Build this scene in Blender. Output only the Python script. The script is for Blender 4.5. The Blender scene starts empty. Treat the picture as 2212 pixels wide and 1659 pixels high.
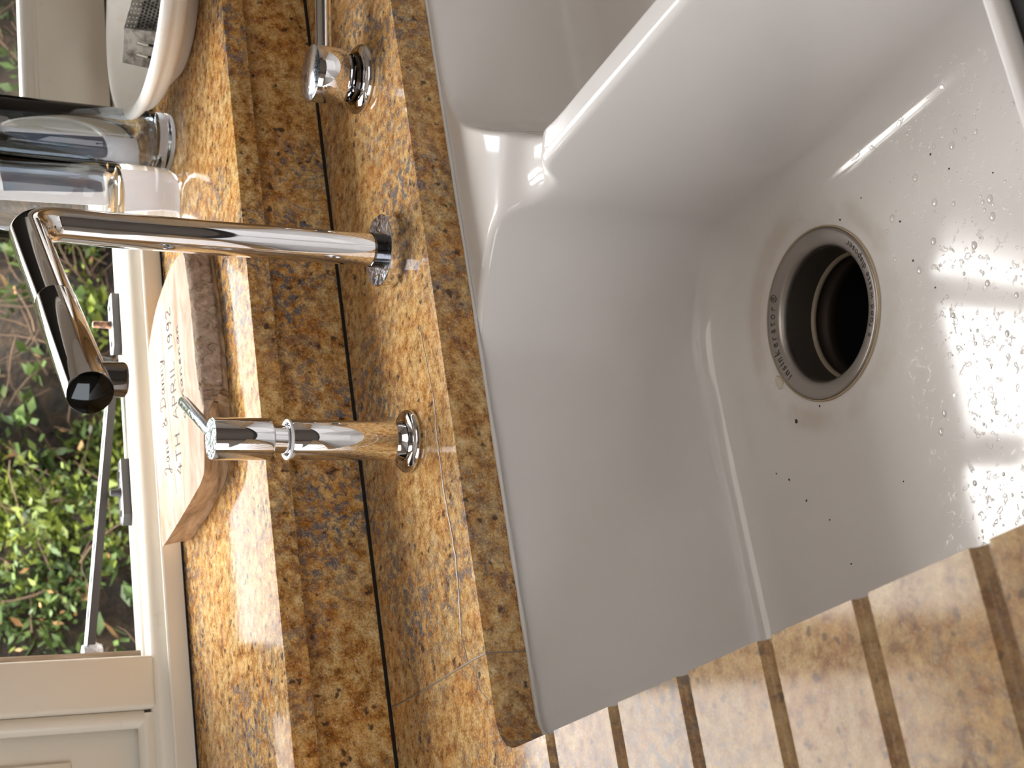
import bpy, bmesh, math, random
from mathutils import Vector, Matrix
from mathutils.geometry import delaunay_2d_cdt
C = bpy.context.scene.collection
S = bpy.context.scene
PI = math.pi
R = random.Random(7)

# ---------------------------------------------------------------- camera
# the phone was held in portrait and the picture is stored lying on its side: world up is picture left
cd = bpy.data.cameras.new('camera')
cam = bpy.data.objects.new('camera', cd)
C.objects.link(cam)
cx = Vector((-0.1499, -0.4256, -0.8924)); cy = Vector((0.9208, -0.3889, 0.0308)); cz = Vector((-0.3602, -0.8171, 0.4502))
cz.normalize(); cx = (cx - cz * cx.dot(cz)).normalized(); cy = cz.cross(cx)
cam.matrix_world = Matrix(((cx.x, cy.x, cz.x, -0.4930), (cx.y, cy.y, cz.y, -0.8854), (cx.z, cy.z, cz.z, 0.3950), (0, 0, 0, 1)))
cd.sensor_width = 36.0
cd.lens = 36.0 * 3195.0 / 2212.0
cd.clip_start = 0.01
cd.clip_end = 60
cd.dof.use_dof = True
cd.dof.focus_distance = 0.93
cd.dof.aperture_fstop = 20.0
S.camera = cam

# ---------------------------------------------------------------- light
W = bpy.data.worlds.new('sky'); S.world = W; W.use_nodes = True
nt = W.node_tree; nt.nodes.clear()
wo = nt.nodes.new('ShaderNodeOutputWorld'); bg = nt.nodes.new('ShaderNodeBackground')
tcw = nt.nodes.new('ShaderNodeTexCoord'); sx_ = nt.nodes.new('ShaderNodeSeparateXYZ'); rw = nt.nodes.new('ShaderNodeValToRGB')
nt.links.new(tcw.outputs['Generated'], sx_.inputs[0]); nt.links.new(sx_.outputs['Z'], rw.inputs[0]); nt.links.new(rw.outputs[0], bg.inputs[0])
rw.color_ramp.elements[0].position = 0.0; rw.color_ramp.elements[0].color = (0.30, 0.33, 0.38, 1)
rw.color_ramp.elements[1].position = 1.0; rw.color_ramp.elements[1].color = (1.0, 0.99, 0.96, 1)
for p_, c_ in ((0.35, (0.45, 0.48, 0.52, 1)), (0.62, (0.80, 0.80, 0.80, 1)), (0.80, (1.0, 0.98, 0.94, 1))):
    e_ = rw.color_ramp.elements.new(p_); e_.color = c_
bg.inputs[1].default_value = 19.0
nt.links.new(bg.outputs[0], wo.inputs[0])


def area(name, loc, rot, sx, sy, power, col, portal=False):
    l = bpy.data.lights.new(name, 'AREA'); l.shape = 'RECTANGLE'; l.size = sx; l.size_y = sy
    l.energy = power; l.color = col
    if portal: l.cycles.is_portal = True
    o = bpy.data.objects.new(name, l); o.location = loc; o.rotation_euler = rot; C.objects.link(o)
    return o


area('window_portal', (0.03, 0.45, 0.53), (PI / 2, 0, 0), 1.95, 0.86, 1.0, (1, 1, 1), True)
area('ceiling_fill', (-0.1, -1.7, 1.50), (0, 0, 0), 1.4, 1.0, 10.5, (1.0, 0.92, 0.84))  # added fill from above; no ceiling fixture is modelled
area('left_wall_fill', (-1.78, -0.9, 0.45), (0, -PI / 2, 0), 0.9, 1.3, 18.0, (0.95, 0.97, 1.0))  # added fill from the left wall, where no window is built
S.view_settings.view_transform = 'Standard'
S.view_settings.look = 'None'
S.view_settings.exposure = 0.0
S.view_settings.gamma = 1.0
S.view_settings.use_curve_mapping = False


# ---------------------------------------------------------------- materials
def mat(name, col=(0.8, 0.8, 0.8), rough=0.5, metal=0.0, **kw):
    m = bpy.data.materials.new(name); m.use_nodes = True
    b = m.node_tree.nodes['Principled BSDF']
    b.inputs['Base Color'].default_value = (*col, 1)
    b.inputs['Roughness'].default_value = rough
    b.inputs['Metallic'].default_value = metal
    for k, v in kw.items(): b.inputs[k].default_value = v
    return m


class NB:
    """small node builder"""
    def __init__(s, m): s.t = m.node_tree; s.b = s.t.nodes['Principled BSDF']; s.tc = s.n('ShaderNodeTexCoord')
    def n(s, typ, **kw):
        x = s.t.nodes.new(typ)
        for k, v in kw.items(): setattr(x, k, v)
        return x
    def l(s, a, b): s.t.links.new(a, b)
    def mapping(s, scale=(1, 1, 1), rot=(0, 0, 0)):
        m = s.n('ShaderNodeMapping'); m.inputs['Scale'].default_value = scale; m.inputs['Rotation'].default_value = rot
        s.l(s.tc.outputs['Object'], m.inputs[0]); return m.outputs[0]
    def noise(s, scale, detail=4, rough=0.55, vec=None, dist=0.0):
        x = s.n('ShaderNodeTexNoise'); x.inputs['Scale'].default_value = scale; x.inputs['Detail'].default_value = detail
        x.inputs['Roughness'].default_value = rough; x.inputs['Distortion'].default_value = dist
        s.l(vec if vec else s.tc.outputs['Object'], x.inputs['Vector']); return x.outputs['Fac']
    def voro(s, scale, vec=None):
        x = s.n('ShaderNodeTexVoronoi'); x.inputs['Scale'].default_value = scale
        s.l(vec if vec else s.tc.outputs['Object'], x.inputs['Vector']); return x
    def ramp(s, fac, stops, interp='LINEAR'):
        x = s.n('ShaderNodeValToRGB'); x.color_ramp.interpolation = interp
        e = x.color_ramp.elements
        while len(e) > 1: e.remove(e[-1])
        e[0].position = stops[0][0]; c = stops[0][1]; e[0].color = (*c, 1) if isinstance(c, tuple) else (c, c, c, 1)
        for p, c in stops[1:]:
            q = e.new(p); q.color = (*c, 1) if isinstance(c, tuple) else (c, c, c, 1)
        s.l(fac, x.inputs[0]); return x.outputs[0]
    def mix(s, fac, a, b, mode='MIX'):
        x = s.n('ShaderNodeMix', data_type='RGBA', blend_type=mode)
        if isinstance(fac, float): x.inputs[0].default_value = fac
        else: s.l(fac, x.inputs[0])
        for v, i in ((a, 6), (b, 7)):
            if isinstance(v, tuple): x.inputs[i].default_value = (*v, 1)
            else: s.l(v, x.inputs[i])
        return x.outputs[2]
    def math(s, op, a, b=0.0):
        x = s.n('ShaderNodeMath', operation=op)
        for v, i in ((a, 0), (b, 1)):
            if isinstance(v, (int, float)): x.inputs[i].default_value = v
            else: s.l(v, x.inputs[i])
        return x.outputs[0]
    def bump(s, h, strength=0.3, dist=0.001):
        x = s.n('ShaderNodeBump'); x.inputs['Strength'].default_value = strength; x.inputs['Distance'].default_value = dist
        s.l(h, x.inputs['Height']); s.l(x.outputs[0], s.b.inputs['Normal'])
    def col(s, c): s.l(c, s.b.inputs['Base Color'])
    def rough(s, c): s.l(c, s.b.inputs['Roughness'])


def granite(name, light=1.0, rough=0.16, grey=0.0, spec=0.2):
    m = mat(name, rough=rough); n = NB(m)
    k = light
    big = n.noise(9, 3, 0.5)
    mid = n.noise(120, 5, 0.68)
    fine = n.noise(620, 3, 0.7)
    base = n.ramp(mid, [(0.30, (0.15 * k, 0.065 * k, 0.018 * k)), (0.42, (0.42 * k, 0.20 * k, 0.050 * k)), (0.52, (0.62 * k, 0.38 * k, 0.135 * k)),
                        (0.64, (0.78 * k, 0.55 * k, 0.26 * k)), (0.76, (0.88 * k, 0.72 * k, 0.44 * k))])
    warm = n.ramp(n.noise(26, 3, 0.6), [(0.42, (1.0, 1.0, 1.0)), (0.68, (1.0, 0.74, 0.42))])
    c = n.mix(0.8, base, warm, 'MULTIPLY')
    gm = n.math('MULTIPLY', n.ramp(big, [(0.44, 0.0), (0.62, 1.0)]), n.ramp(n.noise(150, 4, 0.6, dist=0.6), [(0.46, 0.0), (0.60, 1.0)]))
    c = n.mix(gm, c, (0.15 * k, 0.14 * k, 0.15 * k))
    c = n.mix(n.ramp(fine, [(0.36, 0.55), (0.52, 0.0)]), c, (0.11 * k, 0.06 * k, 0.03 * k))
    c = n.mix(n.ramp(n.noise(820, 2, 0.5, vec=n.mapping((1, 1, 1), (0.7, 0.3, 0.2))), [(0.58, 0.0), (0.76, 0.55)]), c, (0.88 * k, 0.80 * k, 0.66 * k))
    wv = n.n('ShaderNodeVectorMath', operation='ADD'); wn = n.n('ShaderNodeTexNoise'); wn.inputs['Scale'].default_value = 210; wn.inputs['Detail'].default_value = 3
    n.l(n.tc.outputs['Object'], wn.inputs['Vector']); sc_ = n.n('ShaderNodeVectorMath', operation='SCALE'); sc_.inputs['Scale'].default_value = 0.009
    n.l(wn.outputs['Color'], sc_.inputs[0]); n.l(sc_.outputs[0], wv.inputs[0]); n.l(n.tc.outputs['Object'], wv.inputs[1])
    v = n.voro(120, wv.outputs[0])
    sp = n.math('MULTIPLY', n.ramp(v.outputs['Distance'], [(0.18, 0.9), (0.36, 0.0)]),
                n.ramp(n.noise(60, 2, 0.5, vec=n.mapping((1.3, 1, 1), (0.1, 0.2, 1.0))), [(0.52, 0.0), (0.58, 1.0)]))
    c = n.mix(sp, c, (0.06 * k, 0.035 * k, 0.025 * k))
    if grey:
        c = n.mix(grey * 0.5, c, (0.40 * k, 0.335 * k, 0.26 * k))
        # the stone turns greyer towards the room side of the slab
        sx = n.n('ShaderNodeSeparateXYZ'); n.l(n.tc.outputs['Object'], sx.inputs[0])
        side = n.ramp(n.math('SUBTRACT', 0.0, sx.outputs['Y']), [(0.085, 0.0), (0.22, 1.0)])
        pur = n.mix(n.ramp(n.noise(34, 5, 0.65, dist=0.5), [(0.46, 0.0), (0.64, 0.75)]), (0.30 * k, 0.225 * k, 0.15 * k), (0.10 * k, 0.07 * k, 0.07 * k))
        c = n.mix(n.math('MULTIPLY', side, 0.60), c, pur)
    n.col(c)
    n.rough(n.ramp(fine, [(0.35, rough * 0.8), (0.65, rough * 1.9)]))
    n.bump(fine, 0.05, 0.0003)
    n.b.inputs['Specular IOR Level'].default_value = spec
    return m


GR = granite('polished_granite', 0.88, 0.09, 0.0, 0.05)
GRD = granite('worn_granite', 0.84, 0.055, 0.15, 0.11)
CER = mat('glazed_fireclay', (0.68, 0.655, 0.635), 0.07)
n = NB(CER)
n.rough(n.ramp(n.noise(14, 3), [(0.4, 0.07), (0.7, 0.12)]))
n.col(n.mix(n.ramp(n.noise(9, 4, 0.6), [(0.40, 0.0), (0.75, 0.30)]), (0.69, 0.665, 0.645), (0.62, 0.585, 0.55)))
vd = n.n('ShaderNodeVectorMath', operation='DISTANCE'); n.l(n.tc.outputs['Object'], vd.inputs[0]); vd.inputs[1].default_value = (-0.135, -0.204, -0.2135)
st_ = n.math('MULTIPLY', n.ramp(vd.outputs['Value'], [(0.0610, 0.0), (0.0650, 0.55), (0.0740, 0.45), (0.0800, 0.0)]), n.ramp(n.noise(18, 3), [(0.40, 0.0), (0.62, 1.0)]))
base_ = [l for l in n.t.links if l.to_socket == n.b.inputs['Base Color']][0].from_socket
n.col(n.mix(st_, base_, (0.50, 0.42, 0.34)))
sy_ = n.n('ShaderNodeSeparateXYZ'); n.l(n.tc.outputs['Object'], sy_.inputs[0])
wet = n.math('MULTIPLY', n.ramp(n.math('SUBTRACT', 0.0, sy_.outputs['Y']), [(0.255, 0.0), (0.31, 1.0)]), n.ramp(n.noise(22, 3, 0.6), [(0.38, 0.2), (0.60, 1.0)]))
beads = n.math('MULTIPLY', n.math('MULTIPLY', n.ramp(n.noise(170, 4, 0.6), [(0.585, 0.0), (0.64, 1.0)]), wet), n.math('LESS_THAN', sy_.outputs['Z'], -0.205))
n.bump(n.math('ADD', n.math('MULTIPLY', n.noise(260, 3, 0.6), 0.03), beads), 0.30, 0.0008)
CHR = mat('chrome', (0.80, 0.80, 0.82), 0.035, 1.0)
CHRD = mat('dull_sky_tinted_chrome', (0.62, 0.66, 0.72), 0.22, 1.0)  # blue tint puts the reflected sky into the chrome's colour
n = NB(CHRD); n.rough(n.ramp(n.noise(500, 4, 0.7), [(0.4, 0.07), (0.62, 0.24)])); 
n.col(n.ramp(n.noise(420, 4, 0.7), [(0.36, (0.60, 0.64, 0.70)), (0.6, (0.74, 0.78, 0.84))]))
DARKMETAL = mat('dark_gap', (0.012, 0.012, 0.013), 0.4)
PAINT = mat('cream_gloss_paint', (0.74, 0.69, 0.60), 0.30)
n = NB(PAINT); n.bump(n.noise(60, 4, 0.6, vec=n.mapping((0.2, 1, 1))), 0.06, 0.002)
n.col(n.mix(n.ramp(n.noise(45, 5, 0.7), [(0.66, 0.0), (0.72, 0.5)]), (0.74, 0.69, 0.60), (0.60, 0.50, 0.38)))
RAWWOOD = mat('bare_wood_strip', (0.55, 0.45, 0.34), 0.7)
n = NB(RAWWOOD); n.col(n.ramp(n.noise(90, 5, 0.7, vec=n.mapping((1, 1, 0.08))), [(0.35, (0.28, 0.21, 0.15)), (0.6, (0.62, 0.53, 0.42))]))
BLACK = mat('black_sealant', (0.006, 0.006, 0.006), 0.5)
SEAL = mat('white_sealant', (0.62, 0.60, 0.57), 0.35)
IRON = mat('grey_lacquered_iron', (0.055, 0.052, 0.052), 0.42)
n = NB(IRON); n.bump(n.noise(300, 4), 0.12, 0.001)
IRONTOP = mat('sky_lit_iron_top', (0.42, 0.42, 0.45), 0.45, 0.3)  # paler copy of the iron, painting sky light on upper faces
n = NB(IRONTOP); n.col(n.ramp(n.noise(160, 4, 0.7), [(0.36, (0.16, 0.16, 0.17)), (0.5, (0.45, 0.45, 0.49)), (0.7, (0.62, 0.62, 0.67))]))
RUST = mat('rusty_pin', (0.20, 0.09, 0.05), 0.6, 0.4)
n = NB(RUST); n.col(n.ramp(n.noise(200, 4), [(0.4, (0.10, 0.07, 0.06)), (0.62, (0.42, 0.20, 0.10))]))
STEEL = mat('brushed_steel_flange', (0.36, 0.33, 0.305), 0.36, 1.0)
DARKSTEEL = mat('tarnished_steel_throat', (0.07, 0.058, 0.048), 0.55, 0.5)
BROWNRING = mat('grimy_ring', (0.26, 0.21, 0.155), 0.5, 0.2)
RUBBER = mat('black_rubber', (0.008, 0.008, 0.009), 0.35)
ENGR = mat('engraved_lettering', (0.085, 0.075, 0.07), 0.6, 0.3)
INK = mat('burnt_lettering', (0.05, 0.035, 0.028), 0.8)
PENCIL = mat('burnt_line', (0.26, 0.21, 0.17), 0.8)
WOOD = mat('olive_wood_top', rough=0.6, **{'Specular IOR Level': 0.05}); n = NB(WOOD)
g1 = n.noise(30, 5, 0.6, vec=n.mapping((0.55, 1.7, 1.0), (0, 0, 0.35)), dist=1.2)
c = n.ramp(g1, [(0.30, (0.46, 0.29, 0.19)), (0.45, (0.66, 0.47, 0.35)), (0.6, (0.76, 0.60, 0.47)), (0.75, (0.80, 0.67, 0.55))])
c = n.mix(n.ramp(n.noise(150, 5, 0.7, vec=n.mapping((0.25, 2.0, 1), (0, 0, 0.3)), dist=0.5), [(0.60, 0.0), (0.70, 0.35)]), c, (0.36, 0.25, 0.19))
n.col(n.mix(1.0, c, (0.60, 0.60, 0.60), 'MULTIPLY'))
WOODE = mat('olive_wood_edge', rough=0.5); n = NB(WOODE)
c = n.ramp(n.noise(22, 5, 0.65, vec=n.mapping((0.8, 0.8, 2.6)), dist=1.6), [(0.30, (0.17, 0.10, 0.055)), (0.47, (0.42, 0.27, 0.155)), (0.62, (0.58, 0.40, 0.25)), (0.8, (0.66, 0.49, 0.33))])
n.col(c)
BARK = mat('pale_bark', rough=0.85); n = NB(BARK)
bw = n.noise(85, 7, 0.75, vec=n.mapping((0.8, 1.0, 0.8)), dist=1.8)
n.col(n.ramp(bw, [(0.34, (0.10, 0.065, 0.045)), (0.41, (0.42, 0.30, 0.22)), (0.55, (0.66, 0.50, 0.39)), (0.75, (0.78, 0.64, 0.53))]))
n.bump(bw, 0.9, 0.004)
STONEWARE = mat('white_stoneware', (0.88, 0.85, 0.79), 0.32)
n = NB(STONEWARE); n.col(n.mix(n.ramp(n.noise(24, 5, 0.7), [(0.58, 0.0), (0.75, 0.35)]), (0.89, 0.86, 0.80), (0.68, 0.58, 0.46)))
TIN = mat('worn_tinplate', (0.30, 0.28, 0.26), 0.38, 0.85)
n = NB(TIN); n.col(n.ramp(n.noise(120, 4, 0.6), [(0.35, (0.14, 0.125, 0.11)), (0.6, (0.40, 0.38, 0.36))]))
SLOT = mat('grater_slot_light', (0.75, 0.72, 0.66), 0.3, 0.8)
HOLE = mat('grater_hole', (0.012, 0.010, 0.009), 0.6)
LILAC = mat('lilac_paper_label', (0.50, 0.50, 0.58), 0.7)
n = NB(LILAC); n.col(n.ramp(n.noise(22, 2), [(0.45, (0.55, 0.53, 0.60)), (0.58, (0.42, 0.50, 0.60))]))
BLUE = mat('blue_label', (0.06, 0.24, 0.50), 0.6)
PALE = mat('pale_label', (0.80, 0.76, 0.76), 0.6)
WALL = mat('warm_wall_paint', (0.66, 0.60, 0.52), 0.8)
WALLB = mat('dim_back_wall', (0.20, 0.17, 0.145), 0.7)
CEIL = mat('white_ceiling', (0.78, 0.75, 0.70), 0.9)
FLOORM = mat('brown_floor_tiles', rough=0.5)
n = NB(FLOORM); bt = n.n('ShaderNodeTexBrick'); bt.inputs['Scale'].default_value = 3.0; bt.offset = 0.0
bt.inputs['Color1'].default_value = (0.30, 0.20, 0.13, 1); bt.inputs['Color2'].default_value = (0.26, 0.17, 0.11, 1); bt.inputs['Mortar'].default_value = (0.12, 0.10, 0.08, 1)
n.l(n.tc.outputs['Object'], bt.inputs['Vector']); n.col(bt.outputs['Color'])
NEARBLACK = mat('black_cabinet_front', (0.010, 0.009, 0.008), 0.6, **{'Specular IOR Level': 0.15})
BRICK = mat('outside_render', (0.50, 0.45, 0.38), 0.85)
SOFFIT = mat('eaves_board', (0.45, 0.42, 0.37), 0.7)
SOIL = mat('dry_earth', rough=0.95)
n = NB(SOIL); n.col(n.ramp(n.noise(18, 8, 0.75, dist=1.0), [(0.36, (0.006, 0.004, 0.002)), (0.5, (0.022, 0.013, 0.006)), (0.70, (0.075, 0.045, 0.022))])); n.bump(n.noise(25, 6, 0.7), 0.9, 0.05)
TWIG = mat('brown_twig', (0.10, 0.062, 0.036), 0.9)


def leafmat(name, a, b):
    m = mat(name, a, 0.5); q = NB(m)
    oi = q.n('ShaderNodeTexNoise'); oi.inputs['Scale'].default_value = 9; q.l(q.tc.outputs['Object'], oi.inputs['Vector'])
    q.col(q.ramp(oi.outputs['Fac'], [(0.32, b), (0.52, a), (0.72, (a[0] * 1.35, a[1] * 1.25, a[2] * 1.0))]))
    q.b.inputs['Subsurface Weight'].default_value = 0.0
    q.b.inputs['Transmission Weight'].default_value = 0.0
    return m


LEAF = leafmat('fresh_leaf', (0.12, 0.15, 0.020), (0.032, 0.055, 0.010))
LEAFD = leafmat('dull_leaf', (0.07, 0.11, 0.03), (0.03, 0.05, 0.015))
LEAFO = leafmat('dry_leaf', (0.52, 0.30, 0.14), (0.30, 0.14, 0.06))
WATER = mat('water', (1, 1, 1), 0.0, **{'Transmission Weight': 1.0, 'IOR': 1.33})


def glassmat(name, col, ior=1.45, rough=0.0):
    m = mat(name, col, rough, **{'Transmission Weight': 1.0, 'IOR': ior}); return m


GLASS = glassmat('clear_glass', (0.93, 0.965, 0.985))
GLASSB = glassmat('blue_tinted_glass', (0.86, 0.92, 0.97))
PANE = bpy.data.materials.new('window_glass'); PANE.use_nodes = True
t = PANE.node_tree; t.nodes.clear(); o_ = t.nodes.new('ShaderNodeOutputMaterial'); mx = t.nodes.new('ShaderNodeMixShader')
tr = t.nodes.new('ShaderNodeBsdfTransparent'); gl = t.nodes.new('ShaderNodeBsdfGlossy'); gl.inputs['Roughness'].default_value = 0.0
fr = t.nodes.new('ShaderNodeFresnel'); fr.inputs['IOR'].default_value = 1.45
t.links.new(fr.outputs[0], mx.inputs[0]); t.links.new(tr.outputs[0], mx.inputs[1]); t.links.new(gl.outputs[0], mx.inputs[2]); t.links.new(mx.outputs[0], o_.inputs[0])


# ---------------------------------------------------------------- builders
def obj(name, bm, m, parent=None, smooth=False, angle=None):
    me = bpy.data.meshes.new(name)
    bm.normal_update(); bm.to_mesh(me); bm.free()
    for x in (m if isinstance(m, (list, tuple)) else [m]): me.materials.append(x)
    if smooth:
        for p in me.polygons: p.use_smooth = True
        if angle is not None: me.set_sharp_from_angle(angle=math.radians(angle))
    o = bpy.data.objects.new(name, me); C.objects.link(o)
    if parent is not None:
        o.parent = parent
        o.matrix_parent_inverse = Matrix.Translation(-parent.location)
    return o


def thing(name, loc, label, cat, group=None):
    o = bpy.data.objects.new(name, None); o.empty_display_size = 0.02; C.objects.link(o); o.location = loc
    o['label'] = label; o['category'] = cat
    if group: o['group'] = group
    return o


def tag(o, label, cat, group=None, kind=None):
    o['label'] = label; o['category'] = cat
    if group: o['group'] = group
    if kind: o['kind'] = kind
    return o


def struct(o, label=None):
    o['kind'] = 'structure'
    if label: o['label'] = label
    return o


def sroot(name, loc):
    o = bpy.data.objects.new(name, None); o.empty_display_size = 0.02; C.objects.link(o); o.location = loc; o['kind'] = 'structure'
    return o


def box(bm, x0, x1, y0, y1, z0, z1, bev=0.0, seg=2):
    r = bmesh.ops.create_cube(bm, size=1.0)
    for v in r['verts']:
        v.co = Vector(((x0 + x1) / 2 + v.co.x * (x1 - x0), (y0 + y1) / 2 + v.co.y * (y1 - y0), (z0 + z1) / 2 + v.co.z * (z1 - z0)))
    if bev:
        es = list({e for v in r['verts'] for e in v.link_edges})
        bmesh.ops.bevel(bm, geom=es, offset=bev, segments=seg, affect='EDGES', profile=0.5)
    return bm


def bx(name, dims, m, parent=None, bev=0.0, seg=2):
    bm = bmesh.new(); box(bm, *dims, bev=bev, seg=seg)
    return obj(name, bm, m, parent, smooth=bev > 0, angle=40 if bev > 0 else None)


def lathe(bm, prof, c=(0, 0, 0), seg=64, M=None, midx=None):
    """prof: list of (r, z); c: centre"""
    rings = []
    for r, z in prof:
        if r < 1e-6: rings.append([bm.verts.new((0, 0, z))])
        else: rings.append([bm.verts.new((r * math.cos(2 * PI * k / seg), r * math.sin(2 * PI * k / seg), z)) for k in range(seg)])
    for i in range(len(rings) - 1):
        a, b = rings[i], rings[i + 1]
        for k in range(seg):
            k2 = (k + 1) % seg
            if len(a) == 1 and len(b) == 1: continue
            if len(a) == 1: f = bm.faces.new((a[0], b[k2], b[k]))
            elif len(b) == 1: f = bm.faces.new((a[k], a[k2], b[0]))
            else: f = bm.faces.new((a[k], a[k2], b[k2], b[k]))
            if midx: f.material_index = midx[i]
    vs = [v for rg in rings for v in rg]
    for v in vs:
        if M is not None: v.co = M @ v.co
        v.co += Vector(c)
    return bm


def frame_dir(d):
    d = Vector(d).normalized(); up = Vector((0, 0, 1)) if abs(d.z) < 0.9 else Vector((1, 0, 0))
    a = up.cross(d).normalized(); b = d.cross(a)
    return Matrix(((a.x, b.x, d.x), (a.y, b.y, d.y), (a.z, b.z, d.z)))


def rod(bm, p, q, prof, seg=40):
    """lathe along p->q, prof: (r, t) with t in metres from p"""
    return lathe(bm, prof, p, seg, frame_dir(Vector(q) - Vector(p)))


def tube(bm, pts, r, seg=32, caps=True):
    pts = [Vector(p) for p in pts]; rings = []
    d0 = (pts[1] - pts[0]).normalized(); F = frame_dir(d0); a = Vector(F.col[0]); b = Vector(F.col[1])
    for i, p in enumerate(pts):
        d = (pts[min(i + 1, len(pts) - 1)] - pts[max(i - 1, 0)]).normalized()
        a = (a - d * a.dot(d)).normalized(); b = d.cross(a)
        rr = r[i] if isinstance(r, (list, tuple)) else r
        rings.append([bm.verts.new(p + (a * math.cos(2 * PI * k / seg) + b * math.sin(2 * PI * k / seg)) * rr) for k in range(seg)])
    for i in range(len(rings) - 1):
        for k in range(seg):
            k2 = (k + 1) % seg
            bm.faces.new((rings[i][k], rings[i][k2], rings[i + 1][k2], rings[i + 1][k]))
    if caps:
        bm.faces.new(rings[0][::-1]); bm.faces.new(rings[-1])
    return bm


def prism(bm, poly, x0, x1):
    """extrude a (y,z) polygon along X"""
    a = [bm.verts.new((x0, y, z)) for y, z in poly]; b = [bm.verts.new((x1, y, z)) for y, z in poly]
    k = len(poly)
    bm.faces.new(a); bm.faces.new(b[::-1])
    for i in range(k): bm.faces.new((a[i], b[i], b[(i + 1) % k], a[(i + 1) % k]))
    bmesh.ops.recalc_face_normals(bm, faces=bm.faces[:])
    return bm


def inside(p, poly):
    x, y = p; r = False; j = len(poly) - 1
    for i in range(len(poly)):
        xi, yi = poly[i]; xj, yj = poly[j]
        if (yi > y) != (yj > y) and x < (xj - xi) * (y - yi) / (yj - yi) + xi: r = not r
        j = i
    return r


def cdt(outer, holes=(), pts=(), lines=()):
    V = []; E = []
    for lp in [outer] + list(holes):
        s = len(V); V += [Vector(p) for p in lp]; E += [(s + i, s + (i + 1) % len(lp)) for i in range(len(lp))]
    for ln in lines:
        s = len(V); V += [Vector(p) for p in ln]; E += [(s + i, s + i + 1) for i in range(len(ln) - 1)]
    V += [Vector(p) for p in pts]
    vo, eo, fo, *_ = delaunay_2d_cdt(V, E, [], 0, 1e-6)
    fs = []
    for f in fo:
        c = sum((vo[i] for i in f), Vector((0, 0))) / len(f)
        if inside(c, outer) and not any(inside(c, h) for h in holes): fs.append(f)
    return [tuple(v) for v in vo], fs


def rrect(x0, x1, y0, y1, rads, N=14):
    """CCW rounded rectangle; rads = (front-left, front-right, back-right, back-left)"""
    out = []
    for (cx_, cy_, sx, sy, a0), r in zip(((x0, y0, 1, 1, PI), (x1, y0, -1, 1, 1.5 * PI), (x1, y1, -1, -1, 0), (x0, y1, 1, -1, 0.5 * PI)), rads):
        for k in range(N + 1):
            a = a0 + 0.5 * PI * k / N
            out.append((cx_ + sx * r + r * math.cos(a), cy_ + sy * r + r * math.sin(a)))
    return out


def densify(poly, step):
    out = []
    for i, p in enumerate(poly):
        q = poly[(i + 1) % len(poly)]; d = math.hypot(q[0] - p[0], q[1] - p[1]); k = max(1, int(d / step))
        out += [(p[0] + (q[0] - p[0]) * j / k, p[1] + (q[1] - p[1]) * j / k) for j in range(k)]
    return out


def ribbon(bm, pts, w, z=0.0):
    pts = [Vector((p[0], p[1], 0)) for p in pts]; L = []
    for i, p in enumerate(pts):
        d = (pts[min(i + 1, len(pts) - 1)] - pts[max(0, i - 1)]).normalized(); s = Vector((-d.y, d.x, 0))
        ww = w[i] if isinstance(w, list) else w
        L.append([bm.verts.new((q.x, q.y, z + h)) for q, h in ((p + s * ww, -0.0004), (p + s * ww * 0.5, 0.00012), (p - s * ww * 0.5, 0.00012), (p - s * ww, -0.0004))])
    for i in range(len(L) - 1):
        for k in range(3): bm.faces.new((L[i][k], L[i][k + 1], L[i + 1][k + 1], L[i + 1][k]))
    return bm


# ---------------------------------------------------------------- room shell
SZ = 0.0768      # window sill top
struct(bx('floor', (-1.9, 2.0, -3.1, 0.45, -1.0, -0.90), FLOORM))
struct(bx('ceiling', (-1.9, 2.0, -3.1, 0.45, 1.55, 1.62), CEIL))
struct(bx('wall_left', (-1.9, -1.8, -3.1, 0.45, -0.9, 1.55), WALL))
struct(bx('wall_right', (1.9, 2.0, -3.1, 0.45, -0.9, 1.55), WALL))
struct(bx('wall_back', (-1.8, 1.9, -3.1, -3.0, -0.9, 1.55), WALLB))
bm = bmesh.new()
box(bm, -1.8, 1.9, 0.0995, 0.45, -0.9, 0.0585)
box(bm, -1.8, -0.95, 0.3065, 0.45, 0.0585, 1.55)
box(bm, 1.0, 1.9, 0.3065, 0.45, 0.0585, 1.55)
box(bm, -0.95, 1.0, 0.3065, 0.45, 0.95, 1.55)
struct(obj('wall_window', bm, WALL))
bm = bmesh.new(); box(bm, -2.6, 2.8, 0.452, 0.685, 1.20, 1.26)
struct(obj('trim_1', bm, SOFFIT), 'painted eaves board above the window outside')

# ---------------------------------------------------------------- window frames
F0 = 0.3065
w1 = sroot('window_1', (-0.6, 0.34, SZ))
bm = bmesh.new()
prism(bm, [(F0, SZ + 0.0002), (F0, 0.0935), (F0 + 0.001, 0.0948), (F0 + 0.003, 0.0948), (F0 + 0.004, 0.0935), (F0 + 0.0055, 0.091), (0.3150, 0.0925), (0.3165, 0.0965), (0.3175, 0.1010),
           (0.3200, 0.1050), (0.3250, 0.1072), (0.3330, 0.1066), (0.3380, 0.1060), (0.3400, 0.1080), (0.3430, 0.1085), (0.3455, 0.1068), (0.3780, 0.1045), (0.3800, 0.1030), (0.3800, SZ + 0.0002)], -0.949, 0.999)
obj('bottom_rail', bm, PAINT, w1, True, 35)
bx('stile', (-0.259, -0.2157, 0.3175, 0.380, 0.1045, 0.949), PAINT, w1, 0.0035, 3)
bx('weather_strip', (-0.2157, -0.2045, 0.350, 0.379, 0.1070, 0.949), RAWWOOD, w1)
bm = bmesh.new(); rod(bm, (-0.2655, 0.331, 0.113), (-0.2655, 0.331, 0.949), [(0, 0), (0.0075, 0), (0.0075, 0.836), (0, 0.836)], 20)
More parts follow.
